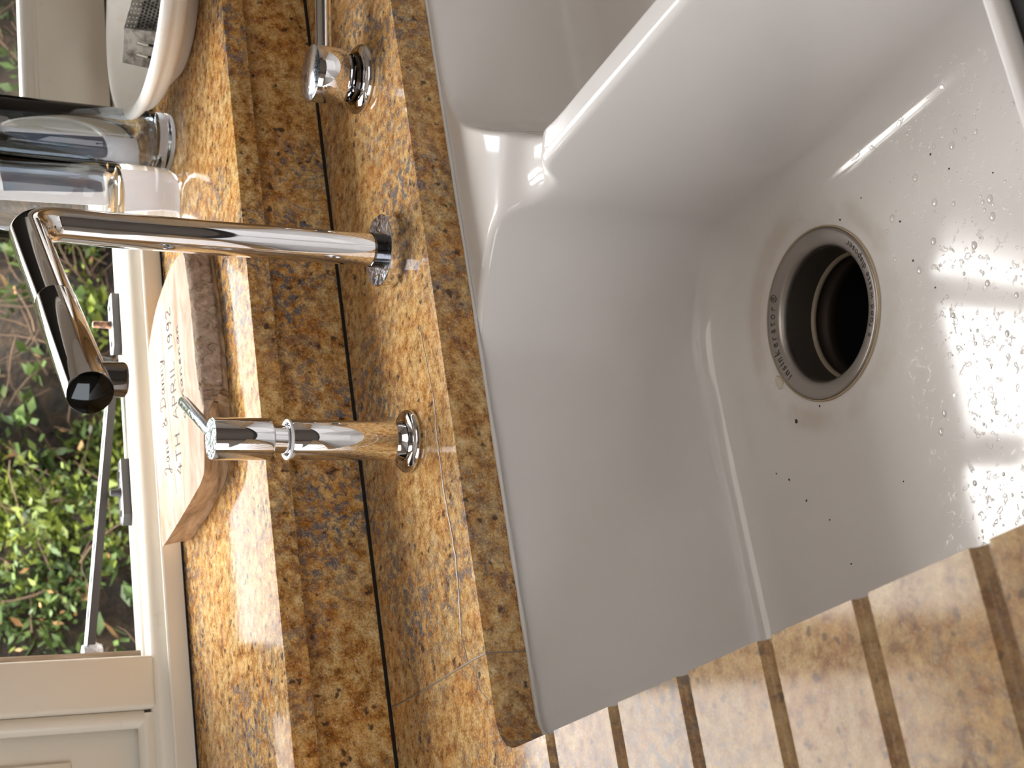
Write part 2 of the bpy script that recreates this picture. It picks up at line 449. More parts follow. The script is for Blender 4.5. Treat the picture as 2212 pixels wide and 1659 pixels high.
obj('glazing_bead', bm, PAINT, w1, True, 40)
bm = bmesh.new(); rod(bm, (-0.949, 0.331, 0.1095), (-0.262, 0.331, 0.1095), [(0, 0), (0.0080, 0), (0.0080, 0.687), (0, 0.687)], 20)
obj('glazing_bead', bm, PAINT, w1, True, 40)
bx('lower_panel', (-0.949, -0.259, 0.345, 0.358, 0.104, 0.236), PAINT, w1)
bx('catch_plate', (-0.40, -0.2935, 0.3425, 0.3452, 0.169, 0.2355), PAINT, w1, 0.0011, 2)
bx('jamb', (-0.949, -0.90, 0.3175, 0.380, 0.1045, 0.949), PAINT, w1, 0.003)
bx('glass_pane', (-0.90, -0.262, 0.3485, 0.3515, 0.236, 0.949), PANE, w1)
bx('head_rail', (-0.949, 0.999, 0.3175, 0.380, 0.925, 0.949), PAINT, w1, 0.003)

w2 = sroot('window_2', (0.0, 0.36, SZ))
bx('stile', (0.264, 0.298, 0.3175, 0.380, 0.1045, 0.925), PAINT, w2, 0.0035, 3)
# the casement of the middle light stands wide open outside, folded back outside against the left light
bx('casement_stile', (-0.245, -0.203, 0.386, 0.424, 0.115, 0.92), PAINT, w2, 0.003)
bx('casement_stile', (-0.420, -0.378, 0.386, 0.424, 0.115, 0.92), PAINT, w2, 0.003)
bx('casement_rail', (-0.378, -0.245, 0.386, 0.424, 0.115, 0.165), PAINT, w2, 0.003)
bx('casement_rail', (-0.378, -0.245, 0.386, 0.424, 0.88, 0.92), PAINT, w2, 0.003)
bx('glass_pane', (-0.378, -0.245, 0.402, 0.406, 0.165, 0.88), PANE, w2)
w3 = sroot('window_3', (0.6, 0.34, SZ))
bx('sash_rail', (0.3005, 0.955, 0.3265, 0.372, 0.1095, 0.1755), PAINT, w3, 0.002)
bm = bmesh.new()
prism(bm, [(0.3285, 0.1755), (0.3285, 0.1778), (0.3310, 0.1795), (0.3320, 0.1830), (0.3345, 0.1850), (0.3380, 0.1872), (0.362, 0.1872), (0.362, 0.1755)], 0.312, 0.945)
obj('glazing_bead', bm, PAINT, w3, True, 35)
bx('sash_stile', (0.3005, 0.3140, 0.3270, 0.372, 0.1758, 0.92), PAINT, w3, 0.002)
bx('sash_stile', (0.93, 0.955, 0.3265, 0.372, 0.1758, 0.92), PAINT, w3, 0.002)
bx('glass_pane', (0.312, 0.932, 0.346, 0.350, 0.186, 0.92), PANE, w3)
bx('jamb', (0.957, 0.999, 0.3175, 0.380, 0.1045, 0.925), PAINT, w3, 0.003)

# ---------------------------------------------------------------- stone: sill, upstand, worktop
sill = bx('window_sill', (-1.795, 1.895, 0.0684, 0.3180, 0.0590, SZ), GR, None, 0.0009, 2)
tag(sill, 'tan speckled polished granite window sill under the white window frame', 'window sill')
bx('gap_line', (-0.949, 0.999, F0 - 0.0009, F0 + 0.0008, SZ - 0.0002, SZ + 0.0016), BLACK, sill)
ups = bx('granite_upstand', (-1.795, 1.895, 0.0792, 0.0990, 0.0003, 0.0588), GR)
tag(ups, 'shaded brown granite upstand below the overhanging sill', 'upstand')
bx('black_joint', (-1.79, 1.89, 0.0778, 0.0793, 0.0003, 0.0022), BLACK, ups)

CL, CB, CT = -0.3783, -0.0815, 0.0285      # cut-out left edge, back edge, slab thickness
GY = [-0.1463, -0.2195, -0.2885, -0.3577, -0.4258, -0.4960]
OFF = [-0.0054, -0.0048, -0.0038, -0.0020, 0.0, 0.0020, 0.0038, 0.0048, 0.0054]


def topz(x, y):
    if x > CL + 1e-4: return 0.0
    for g in GY:
        d = abs(y - g)
        if d < 0.0054:
            e = min(1.0, (x + 0.80) / 0.05)
            return -0.0048 * max(0.0, e) * math.sqrt(max(0.0, 1 - (d / 0.0054) ** 2))
    return 0.0


left = sorted([g + o for g in GY for o in OFF] + [-0.535, -0.39, -0.32, -0.25, -0.18])
arc = [(CL + 0.022 + 0.022 * math.cos(a), CB - 0.022 + 0.022 * math.sin(a)) for a in [PI - 0.5 * PI * k / 16 for k in range(17)]]
arc2 = [(0.36 - 0.022 + 0.022 * math.cos(a), CB - 0.022 + 0.022 * math.sin(a)) for a in [0.5 * PI - 0.5 * PI * k / 16 for k in range(17)]]
out = [(-1.79, -0.61), (CL, -0.61)] + [(CL, y) for y in left] + arc + [(x, CB) for x in (-0.25, -0.1, 0.05, 0.2)] + arc2 + [(0.36, -0.61), (1.89, -0.61), (1.89, 0.0775), (-1.79, 0.0775)]
lines = [[(CL, g + o), (-0.5, g + o), (-0.75, g + o), (-0.80, g + o)] for g in GY for o in OFF]
V, Fc = cdt(out, (), (), lines)
bm = bmesh.new(); tv = [bm.verts.new((x, y, topz(x, y))) for x, y in V]; bv = [bm.verts.new((x, y, -CT)) for x, y in V]
cnt = {}
for f in Fc:
    bm.faces.new([tv[i] for i in f]); bm.faces.new([bv[i] for i in f][::-1])
    for a, b in zip(f, f[1:] + f[:1]): cnt[(a, b)] = 1
for a, b in list(cnt):
    if (b, a) not in cnt: bm.faces.new((tv[b], tv[a], bv[a], bv[b]))
for v in [v for v in bm.verts if not v.link_faces]: bm.verts.remove(v)
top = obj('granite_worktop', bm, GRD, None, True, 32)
tag(top, 'speckled granite worktop with draining grooves beside the white sink', 'worktop')
bm = bmesh.new(); ribbon(bm, [(-0.3176, 0.0774), (-0.318, 0.0436), (-0.3181, 0.0067), (-0.3175, -0.0359), (-0.3172, -0.0620), (-0.3178, -0.0810)], 0.0008, 0.0002)
box(bm, -0.3182, -0.3174, CB - 0.00035, CB + 0.0003, -CT + 0.001, -0.0002)
o = obj('slab_joint', bm, mat('grey_resin_joint', (0.20, 0.15, 0.11), 0.5), top); o['label'] = 'thin grey resin joint between two slabs'
cr = [(-0.085, -0.0535), (-0.1199, -0.057), (-0.134, -0.0588), (-0.1477, -0.0596), (-0.158, -0.058), (-0.1696, -0.0569), (-0.185, -0.0561), (-0.1981, -0.0557), (-0.210, -0.0560), (-0.2205, -0.0568), (-0.235, -0.0588), (-0.2493, -0.0594), (-0.262, -0.0578), (-0.2757, -0.0562), (-0.29, -0.0528), (-0.3011, -0.0515), (-0.310, -0.0535), (-0.3172, -0.0555), (-0.3251, -0.0650), (-0.3325, -0.0642), (-0.338, -0.0668), (-0.3440, -0.0745), (-0.3500, -0.0810)]
cr2 = []
for i in range(len(cr) - 1):
    for k in range(4):
        u = k / 4; cr2.append((cr[i][0] * (1 - u) + cr[i + 1][0] * u, cr[i][1] * (1 - u) + cr[i + 1][1] * u + R.uniform(-0.0006, 0.0006)))
bm = bmesh.new(); ribbon(bm, cr2, [R.uniform(0.00015, 0.00055) for _ in cr2], 0.0002)
o = obj('hairline_crack', bm, mat('crack_grime', (0.24, 0.19, 0.16), 0.5), top)
bm = bmesh.new(); ribbon(bm, [(x, y + 0.0011) for x, y in cr2[10:60]], [R.uniform(0.0001, 0.0006) for _ in cr2[10:60]], 0.0002)
obj('filler_line', bm, mat('pale_filler', (0.78, 0.72, 0.64), 0.4), top)

# sealant bead between slab and sink
bm = bmesh.new()
path = [(CL + 0.0005, y) for y in (-0.30, -0.20)] + [(x - 0.0 * 0, y) for x, y in arc] + [(x, CB) for x in [-0.34 + 0.02 * k for k in range(34)]]
pts = []
for i, (x, y) in enumerate(path): pts.append((x + R.uniform(-0.0003, 0.0003), y - 0.0004 + R.uniform(-0.0004, 0.0002), -CT + 0.0002))
tube(bm, pts, [R.uniform(0.0011, 0.0019) for _ in pts], 8)
o = obj('sealant_bead', bm, SEAL, top, True); o['label'] = 'lumpy white silicone bead under the cut edge'

# ---------------------------------------------------------------- sink
ZR, ZL, ZF = -0.0292, -0.0292, -0.2115      # rim, ledge, basin floor
DX, DY = -0.1350, -0.2040                   # waste outlet centre
OUT = rrect(-0.430, 0.410, -0.5485, -0.0680, (0.012, 0.012, 0.012, 0.012), 10)


def dip(x, y):
    dx, dy = x + 0.0190, y + 0.1765
    v = dx * 0.51 + dy * 0.86; u = dx * 0.86 - dy * 0.51
    return 0.0115 * math.exp(-((v / 0.0215) ** 4) - ((u / 0.045) ** 4))


def near(p, poly, d):
    for i in range(0, len(poly)):
        if abs(poly[i][0] - p[0]) < d and abs(poly[i][1] - p[1]) < d: return True
    return False


def cr_spline(P, k=8):
    o_ = []
    for i in range(len(P) - 1):
        p0 = Vector(P[max(0, i - 1)]); p1 = Vector(P[i]); p2 = Vector(P[i + 1]); p3 = Vector(P[min(len(P) - 1, i + 2)])
        for j in range(k):
            u = j / k
            o_.append(tuple(0.5 * ((2 * p1) + (p2 - p0) * u + (2 * p0 - 5 * p1 + 4 * p2 - p3) * u * u + (3 * p1 - p0 - 3 * p2 + p3) * u ** 3)))
    o_.append(tuple(P[-1])); return o_


def offset_ring(ring, amount):
    """CCW ring moved inward along its smoothed normals"""
    k = len(ring); o_ = []
    for i in range(k):
        n_ = NRMS[id(ring)][i]; a = amount[i] if isinstance(amount, list) else amount
        o_.append((ring[i][0] - n_.x * a, ring[i][1] - n_.y * a))
    return o_


NRMS = {}


def make_normals(ring):
    k = len(ring); o_ = []
    for i in range(k):
        d_ = Vector((0, 0))
        for q in (1, 2, 3):
            a, b = ring[(i - q) % k], ring[(i + q) % k]; d_ += Vector((b[0] - a[0], b[1] - a[1])).normalized()
        d_.normalize(); o_.append(Vector((d_.y, -d_.x)))
    for it in range(6): o_ = [(o_[i - 1] + o_[i] * 2 + o_[(i + 1) % k]).normalized() for i in range(k)]
    NRMS[id(ring)] = o_


def loftrings(bm, rings):
    prev = None; first = None
    for rg in rings:
        vs = [bm.verts.new(p) for p in rg]
        if prev:
            k = len(vs)
            for i in range(k): bm.faces.new((prev[i], prev[(i + 1) % k], vs[(i + 1) % k], vs[i]))
        else: first = vs
        prev = vs
    return first, prev


def basin(outline, rho, draft, rf, zf, bm):
    """rounded lip, drafted wall and fillet; returns the mouth and the floor ring"""
    make_normals(outline); k_ = len(outline); rings = []; top = [ZL - dip(x, y) for x, y in outline]
    for k in range(9):
        a = 0.5 * PI * k / 8
        am = [-r_ * (1 - math.sin(a)) for r_ in rho]; rg = offset_ring(outline, am)
        rings.append([(p[0], p[1], ZL - dip(p[0], p[1]) - r_ * (1 - math.cos(a))) for p, r_ in zip(rg, rho)])
    for k in range(1, 11):
        f_ = k / 10; rg = offset_ring(outline, [d_ * f_ for d_ in draft])
        rings.append([(p[0], p[1], (t_ - r_) + (zf + rf - (t_ - r_)) * f_) for p, r_, t_ in zip(rg, rho, top)])
    for k in range(1, 10):
        a = 0.5 * PI * k / 9; rg = offset_ring(outline, [d_ + rf * (1 - math.cos(a)) for d_ in draft])
        rings.append([(p[0], p[1], zf + rf * (1 - math.sin(a))) for p in rg])
    loftrings(bm, rings)
    return [(p[0], p[1]) for p in rings[0]], rings[-1]


bm = bmesh.new()
corner = cr_spline([(-0.0408, -0.240), (-0.0408, -0.200), (-0.0405, -0.170), (-0.0400, -0.150), (-0.0410, -0.1370), (-0.0455, -0.1245), (-0.0550, -0.1130), (-0.0700, -0.1000), (-0.0880, -0.0880), (-0.1080, -0.0800), (-0.1300, -0.0768), (-0.160, -0.0762)], 10)
rm = rrect(-0.405, -0.0408, -0.5455, -0.0762, (0.040, 0.040, 0.05, 0.045), 14)
MO = rm[:30] + [(-0.0408, y) for y in (-0.45, -0.40, -0.35, -0.30, -0.27)] + corner + [(x, -0.0762) for x in (-0.20, -0.25, -0.30)] + rm[45:]
MO = densify(MO, 0.005)
mo2 = []
for p in MO:
    if not mo2 or math.hypot(p[0] - mo2[-1][0], p[1] - mo2[-1][1]) > 0.0012: mo2.append(p)
MO = mo2
rho_m = []
for x, y in MO:
    w = min(1.0, max(0.0, (x + 0.135) / 0.05)) * min(1.0, max(0.0, (y + 0.545) / 0.02))
    rho_m.append(0.0014 + w * (0.0042 + 0.9 * dip(x, y)))
for it in range(12): rho_m = [0.25 * rho_m[i - 1] + 0.5 * rho_m[i] + 0.25 * rho_m[(i + 1) % len(rho_m)] for i in range(len(rho_m))]
make_normals(MO)
dr_m = [0.004 + 0.005 * abs(n_.y) for n_ in NRMS[id(MO)]]
mouth_main, floor_ring = basin(MO, rho_m, dr_m, 0.024, ZF, bm)
fl = [(p[0], p[1]) for p in floor_ring]
ctrl = [(0.120, -0.0885), (0.0974, -0.0888), (0.0790, -0.0905), (0.0640, -0.0955), (0.0527, -0.1015), (0.0401, -0.1130), (0.0259, -0.1310), (0.0130, -0.1500), (0.0021, -0.1670), (-0.0100, -0.1860), (-0.0175, -0.2000), (-0.0213, -0.2170), (-0.0222, -0.2350), (-0.0220, -0.2600)]
rs = rrect(-0.0220, 0.385, -0.5440, -0.0885, (0.05, 0.05, 0.05, 0.001), 12)
SMO = cr_spline(ctrl, 8) + [(-0.0220, y) for y in (-0.30, -0.36, -0.42, -0.47)] + rs[:39] + [(0.25, -0.0885), (0.18, -0.0885)]
SMO = densify(SMO, 0.005); mo2 = []
for p in SMO:
    if not mo2 or math.hypot(p[0] - mo2[-1][0], p[1] - mo2[-1][1]) > 0.0012: mo2.append(p)
SMO = mo2
rho_s = [0.0035 + 0.25 * dip(x, y) for x, y in SMO]
mouth_small, sfloor = basin(SMO, rho_s, [0.008] * len(SMO), 0.022, -0.150, bm)
bm.faces.new([bm.verts.new(p) for p in sfloor])
# ledge and divider top
grid = [(-0.125 + 0.0022 * i, -0.27 + 0.0022 * j) for i in range(112) for j in range(90)]
grid = [p for p in grid if inside(p, OUT) and not inside(p, mouth_main) and not inside(p, mouth_small) and not near(p, mouth_main, 0.0011) and not near(p, mouth_small, 0.0011)]
O2 = densify(OUT, 0.006)
V, Fc = cdt(O2, [mouth_main, mouth_small], grid)
vs = [bm.verts.new((x, y, ZL - dip(x, y))) for x, y in V]
for f in Fc: bm.faces.new([vs[i] for i in f])
make_normals(O2)
rr = [[(x, y, ZR) for x, y in O2]]
for k in range(1, 9):
    a = 0.5 * PI * k / 8; rr.append([(p[0], p[1], ZR - 0.0045 * (1 - math.cos(a))) for p in offset_ring(O2, -0.0045 * math.sin(a))])
rr.append([(p[0], p[1], -0.26) for p in offset_ring(O2, -0.0045)])
loftrings(bm, rr)


def circ(r, k=72): return [(DX + r * math.cos(2 * PI * i / k), DY + r * math.sin(2 * PI * i / k)) for i in range(k)]


def fz(x, y):
    r = math.hypot(x - DX, y - DY)
    e = min(1.0, max(0.0, (r - 0.060) / 0.10))
    base = ZF - 0.0025 * (1 - e)
    t_ = min(1.0, max(0.0, (0.072 - r) / 0.012))
    return base - 0.0012 * t_ * t_ * (3 - 2 * t_)


gp = [(x, y) for r, k in ((0.0585, 72), (0.0615, 72), (0.0645, 72), (0.068, 72), (0.072, 60), (0.080, 48)) for x, y in circ(r, k) if inside((x, y), fl) and not near((x, y), fl, 0.004)]
gp += [(-0.38 + 0.012 * i, -0.52 + 0.012 * j) for i in range(30) for j in range(36)]
gp = [p for p in gp if inside(p, fl) and not near(p, fl, 0.004) and math.hypot(p[0] - DX, p[1] - DY) > 0.0583 and not (0.0725 < math.hypot(p[0] - DX, p[1] - DY) < 0.0745)]
V, Fc = cdt(fl, [circ(0.0565)], gp)


def fzz(x, y):
    # meets the fillet ring at its height
    return fz(x, y) if not near((x, y), fl, 1e-5) else ZF


vs = [bm.verts.new((x, y, fzz(x, y))) for x, y in V]
for f in Fc: bm.faces.new([vs[i] for i in f])
bmesh.ops.remove_doubles(bm, verts=bm.verts[:], dist=0.00008)
bmesh.ops.recalc_face_normals(bm, faces=bm.faces[:])
# faces must look up into the basin
upf = sum(1 for f in bm.faces if f.normal.z > 0.5); dnf = sum(1 for f in bm.faces if f.normal.z < -0.5)
if dnf > upf: bmesh.ops.reverse_faces(bm, faces=bm.faces[:])
sink = obj('kitchen_sink', bm, CER, None, True, 75)
tag(sink, 'white glazed ceramic undermount sink with a basin and a half', 'sink')

# ---- waste disposer outlet
dz0 = ZF - 0.0037
dr = thing('waste_outlet', (DX, DY, dz0), 'round steel waste disposer flange with engraved lettering in the basin floor', 'sink drain')
bm = bmesh.new()
lathe(bm, [(0.0565, -0.0015), (0.0562, 0.0008), (0.0552, 0.0018), (0.0540, 0.0019), (0.0470, 0.0004), (0.0455, -0.0004), (0.0440, -0.0022), (0.0436, -0.0060)], (DX, DY, dz0), 96)
flg = obj('flange', bm, STEEL, dr, True)
bm = bmesh.new()
lathe(bm, [(0.0436, -0.0060), (0.0430, -0.016), (0.0425, -0.0250)], (DX, DY, dz0), 96)
obj('throat', bm, DARKSTEEL, dr, True)
bm = bmesh.new()
lathe(bm, [(0.0425, -0.0250), (0.0408, -0.0258), (0.0402, -0.0278), (0.0418, -0.0286)], (DX, DY, dz0), 96)
obj('collar_ring', bm, BROWNRING, dr, True)
bm = bmesh.new()
lathe(bm, [(0.0418, -0.0286), (0.0418, -0.0350), (0.0398, -0.0362), (0.0392, -0.0430), (0.0404, -0.0450)], (DX, DY, dz0), 96)
obj('grinding_ring', bm, mat('dark_rusty_ring', (0.05, 0.036, 0.028), 0.5, 0.7), dr, True)
bm = bmesh.new()
lathe(bm, [(0.0404, -0.0450), (0.0400, -0.0700), (0.0385, -0.0760), (0.0300, -0.0770), (0.0, -0.0770)], (DX, DY, dz0), 96)
obj('grinding_chamber', bm, RUBBER, dr, True)
bm = bmesh.new()
lathe(bm, [(0.0575, 0.0002), (0.0572, 0.0012), (0.0564, 0.0013), (0.0562, 0.0)], (DX, DY, dz0), 96)
obj('putty_ring', bm, mat('yellowed_putty', (0.42, 0.33, 0.22), 0.6), dr, True)


def glyph_mesh(ch, size):
    cu = bpy.data.curves.new('glyph', 'FONT'); cu.body = ch; cu.size = size; cu.extrude = 0.00008
    o_ = bpy.data.objects.new('glyph', cu); C.objects.link(o_)
    dg = bpy.context.evaluated_depsgraph_get(); ev = o_.evaluated_get(dg); me = ev.to_mesh()
    vs_ = [v.co.copy() for v in me.vertices]; fs_ = [tuple(p.vertices) for p in me.polygons]
    ev.to_mesh_clear(); bpy.data.objects.remove(o_); bpy.data.curves.remove(cu)
    return vs_, fs_


_gc = {}


def ring_text(bm, text, a_start, a_end, rad, size, outward):
    adv = []
    for ch in text:
        if ch not in _gc: _gc[ch] = glyph_mesh(ch, 1.0) if ch != ' ' else ([], [])
        vs_ = _gc[ch][0]
        adv.append((max(v.x for v in vs_) if vs_ else 0.28) + 0.10)
    tot = sum(adv); pos = 0
    for ch, ad in zip(text, adv):
        u = (pos + ad / 2) / tot; a = a_start + (a_end - a_start) * u; pos += ad
        vs_, fs_ = _gc[ch]
        if not vs_: continue
        w = max(v.x for v in vs_) + min(v.x for v in vs_)
        er = Vector((math.cos(a), math.sin(a), 0)); up = er if outward else -er; rt = Vector((up.y, -up.x, 0))
        zz = dz0 + 0.0004 + 0.0015 * (rad - 0.047) / 0.007
        nv = [bm.verts.new(Vector((DX, DY, zz)) + er * rad + rt * (v.x - w / 2) * size + up * ((v.y - 0.3) * size) + Vector((0, 0, v.z + (up.dot(er)) * (v.y - 0.3) * size * 0.21 + 0.0002))) for v in vs_]
        for f in fs_:
            try: bm.faces.new([nv[i] for i in f])
            except ValueError: pass


bm = bmesh.new()
ring_text(bm, 'insinkerator\u00ae', math.radians(123), math.radians(49), 0.0508, 0.0072, True)
o = obj('engraved_lettering', bm, ENGR, flg); o['label'] = 'dark engraved maker name round the back of the flange'
bm = bmesh.new()
ring_text(bm, 'a food waste disposer', math.radians(-132), math.radians(-52), 0.0506, 0.0064, False)
o = obj('engraved_lettering', bm, ENGR, flg); o['label'] = 'dark engraved words round the front of the flange'

# ---- bits lying in the basin
cs = [(-0.1918, -0.1572, 1.5), (-0.181, -0.1143, 0.9), (-0.1828, -0.1084, 0.7), (-0.2009, -0.0994, 0.9), (-0.2446, -0.1503, 0.9), (-0.2257, -0.1376, 0.9), (-0.2172, -0.1258, 0.7),
      (-0.2638, -0.1686, 0.7), (-0.2961, -0.1795, 0.7), (-0.1436, -0.2953, 0.8), (-0.1671, -0.3068, 0.6), (-0.1162, -0.2937, 0.8), (-0.0870, -0.2425, 0.8), (-0.0850, -0.2671, 0.6),
      (-0.2639, -0.2417, 0.6), (-0.0922, -0.332, 0.8), (-0.1081, -0.3425, 0.7), (-0.1907, -0.1813, 0.8), (-0.128, -0.372, 0.6), (-0.100, -0.405, 0.7)]
CRUMB = mat('dark_crumb', (0.05, 0.035, 0.028), 0.7)
bm = bmesh.new(); bmesh.ops.create_icosphere(bm, subdivisions=2, radius=0.0008)
for v in bm.verts: v.co *= R.uniform(0.75, 1.15); v.co.z *= 0.5; v.co.x *= 1.3
cr0 = obj('food_crumb', bm, CRUMB, None, True)
lab = 'tiny dark crumb on the white basin floor'
for i, (x, y, s_c) in enumerate(cs):
    q = cr0 if i == 0 else cr0.copy()
    if i: C.objects.link(q)
    q.location = (x, y, fz(x, y) + 0.0003 * s_c); q.scale = (s_c, s_c, s_c); q.rotation_euler = (0, 0, R.uniform(0, 6))
    tag(q, lab, 'crumb', 'crumbs scattered over the basin floor')
    if i == 0: tag(q, 'largest dark crumb, with a brown trail, beside the steel flange', 'crumb', 'crumbs scattered over the basin floor')
bm = bmesh.new()
fpts = [(-0.0052, -0.0020), (-0.0010, -0.0044), (0.0032, -0.0026), (0.0056, 0.0006), (0.0034, 0.0030), (-0.0008, 0.0036), (-0.0046, 0.0016)]
FX, FY = -0.1600, -0.1475
a_ = [bm.verts.new((FX + x, FY + y, fz(FX, FY) + 0.0002)) for x, y in fpts]; b_ = [bm.verts.new((FX + x * 0.9, FY + y * 0.9, fz(FX, FY) + 0.0011)) for x, y in fpts]
bm.faces.new(b_); bm.faces.new(a_[::-1])
for i in range(7): bm.faces.new((a_[i], a_[(i + 1) % 7], b_[(i + 1) % 7], b_[i]))
tag(obj('onion_flake', bm, mat('translucent_flake', (0.62, 0.56, 0.46), 0.25)), 'small pale translucent flake touching the steel flange', 'food scrap')
# water beads on the front of the floor
bm = bmesh.new()
for i in range(330):
    u = R.random() ** 0.6; x = R.uniform(-0.36, -0.07); y = -0.27 - 0.20 * u + R.uniform(-0.02, 0.02)
    if (x < -0.335) or y < -0.50: continue
    r = R.choice((0.0005, 0.0006, 0.0008, 0.001, 0.0014, 0.002)) * R.uniform(0.7, 1.2); zc = fz(x, y)
    prev = None
    for k in range(4):
        a = 0.5 * PI * k / 3
        rg = [bm.verts.new((x + r * math.cos(a) * math.cos(t2) * 1.1, y + r * math.cos(a) * math.sin(t2), zc + 0.35 * r * math.sin(a) + 0.00005)) for t2 in [2 * PI * j / 10 for j in range(10)]] if k < 3 else [bm.verts.new((x, y, zc + 0.35 * r + 0.00005))]
        if prev:
            for j in range(10):
                if k < 3: bm.faces.new((prev[j], prev[(j + 1) % 10], rg[(j + 1) % 10], rg[j]))
                else: bm.faces.new((prev[j], prev[(j + 1) % 10], rg[0]))
        prev = rg
tag(obj('water_droplets', bm, mat('wet_bead', (0.66, 0.64, 0.62), 0.0, **{'Coat Weight': 1.0}), None, True), 'scattered clear water droplets on the basin floor near the front', 'water', None, 'stuff')

# ---- front rail of the cabinet
o = bx('cabinet_front_rail', (-0.3775, 0.359, -0.640, -0.5533, -0.12, -0.0340), NEARBLACK, None, 0.002); tag(o, 'black cabinet rail in front of the sink rim', 'cabinet')
bx('edge_highlight', (-0.3775, 0.359, -0.5700, -0.5696, -0.0345, -0.0338), mat('pale_highlight', (0.5, 0.5, 0.48), 0.4), o)  # pale strip painting the highlight along the rail

# ---------------------------------------------------------------- tap spout
SX, SY = -0.0150, -0.0270
tp = thing('kitchen_tap', (SX, SY, 0), 'tall chrome swan tap with angled round spout at the sink', 'tap')
bm = bmesh.new(); lathe(bm, [(0, 0.0002), (0.0252, 0.0002), (0.0256, 0.0012), (0.0256, 0.0108), (0.0251, 0.0113)], (SX, SY, 0), 96)
bfl = obj('base_flange', bm, CHR, tp, True, 30)
bm = bmesh.new(); lathe(bm, [(0.0251, 0.0113), (0.0120, 0.0114), (0.0, 0.0114)], (SX, SY, 0), 96); obj('flange_top', bm, CHRD, bfl)
bm = bmesh.new(); lathe(bm, [(0.0122, 0.0114), (0.0122, 0.0178), (0.0112, 0.0182)], (SX, SY, 0), 64); obj('swivel_collar', bm, mat('dark_chrome', (0.16, 0.16, 0.17), 0.06, 1.0), tp, True, 30)
CO = Vector((-0.0145, -0.027, 0.2521)); EN = Vector((-0.2035, -0.1993, 0.2521)); BASE = Vector((SX, SY, 0.018))
din = (EN - CO).normalized(); rb = 0.023
P = [BASE, Vector((SX, SY, 0.10)), Vector((SX, SY, 0.20)), CO - Vector((0, 0, rb))]
Pa = CO - Vector((0, 0, rb)); Cc = Pa + din * rb
for k in range(1, 15):
    a = 0.5 * PI * k / 14; P.append(Cc - din * rb * math.cos(a) + Vector((0, 0, 1)) * rb * math.sin(a))
L_ = (EN - CO).length; tcol = L_ - 0.118
P.append(CO + din * (tcol * 0.6)); P.append(CO + din * tcol)
bm = bmesh.new(); tube(bm, P, 0.0116, 48); obj('riser_pipe', bm, CHR, tp, True, 40)
bm = bmesh.new()
a0 = CO + din * (tcol + 0.0002)
rod(bm, a0, EN, [(0.0, 0.0), (0.0110, 0.0), (0.0110, 0.0006), (0.0118, 0.0010), (0.0119, 0.0016), (0.0119, 0.1155), (0.0116, 0.1170)], 64)
noz = obj('pull_out_nozzle', bm, CHR, tp, True, 30)
bm = bmesh.new(); rod(bm, a0, EN, [(0.0116, 0.1170), (0.0110, 0.1176), (0.0, 0.1178)], 64); o = obj('end_cap', bm, mat('black_chrome_cap', (0.035, 0.038, 0.040), 0.05, 1.0), noz, True, 60)
ax = EN - din * 0.0175
bm = bmesh.new(); lathe(bm, [(0.0, -0.0205), (0.0080, -0.0205), (0.0090, -0.0195), (0.0092, -0.0180), (0.0092, -0.006)], ax, 48); obj('aerator', bm, mat('smoked_chrome', (0.28, 0.27, 0.27), 0.06, 1.0), noz, True, 35)

# ---- lever
HX, HY = 0.1385, -0.0133
hd = thing('tap_lever', (HX, HY, 0), 'low round chrome mixer lever with rod handle, right of the tap', 'tap control')
bm = bmesh.new(); lathe(bm, [(0, 0.0002), (0.0262, 0.0002), (0.0265, 0.0010), (0.0262, 0.0040), (0.0240, 0.0060), (0.0200, 0.0068)], (HX, HY, 0), 96); obj('base_flange', bm, CHR, hd, True, 50)
bm = bmesh.new(); lathe(bm, [(0.0200, 0.0068), (0.0178, 0.0070), (0.0178, 0.0105)], (HX, HY, 0), 64); obj('swivel_collar', bm, mat('shadow_dark_collar', (0.12, 0.12, 0.13), 0.06, 1.0), hd, True, 30)  # collar coloured dark for the shadow between lever body and flange
bm = bmesh.new(); lathe(bm, [(0.0, 0.0100), (0.0150, 0.0100), (0.0175, 0.0125), (0.0205, 0.0200), (0.0212, 0.0240), (0.0213, 0.0400), (0.0210, 0.0408)], (HX, HY, 0), 96); lvb = obj('lever_body', bm, CHR, hd, True, 40)
bm = bmesh.new(); lathe(bm, [(0.0210, 0.0408), (0.0195, 0.0413), (0.0, 0.0418)], (HX, HY, 0), 96); obj('lever_cap', bm, CHRD, lvb, True, 60)
bm = bmesh.new(); rod(bm, (0.150, -0.0125, 0.0290), (0.232, -0.0300, 0.0270), [(0, 0), (0.0060, 0), (0.0060, 0.080), (0.0055, 0.0825), (0, 0.0838)], 32); obj('lever_rod', bm, CHR, lvb, True, 40)
bm = bmesh.new(); rod(bm, (HX - 0.0195, HY - 0.009, 0.0345), (HX - 0.0195 - 0.004, HY - 0.0108, 0.0345), [(0.0016, 0), (0.0016, 0.0026), (0, 0.0028)], 20); obj('grub_screw', bm, mat('brass_screw', (0.45, 0.32, 0.2), 0.3, 1.0), lvb, True, 40)

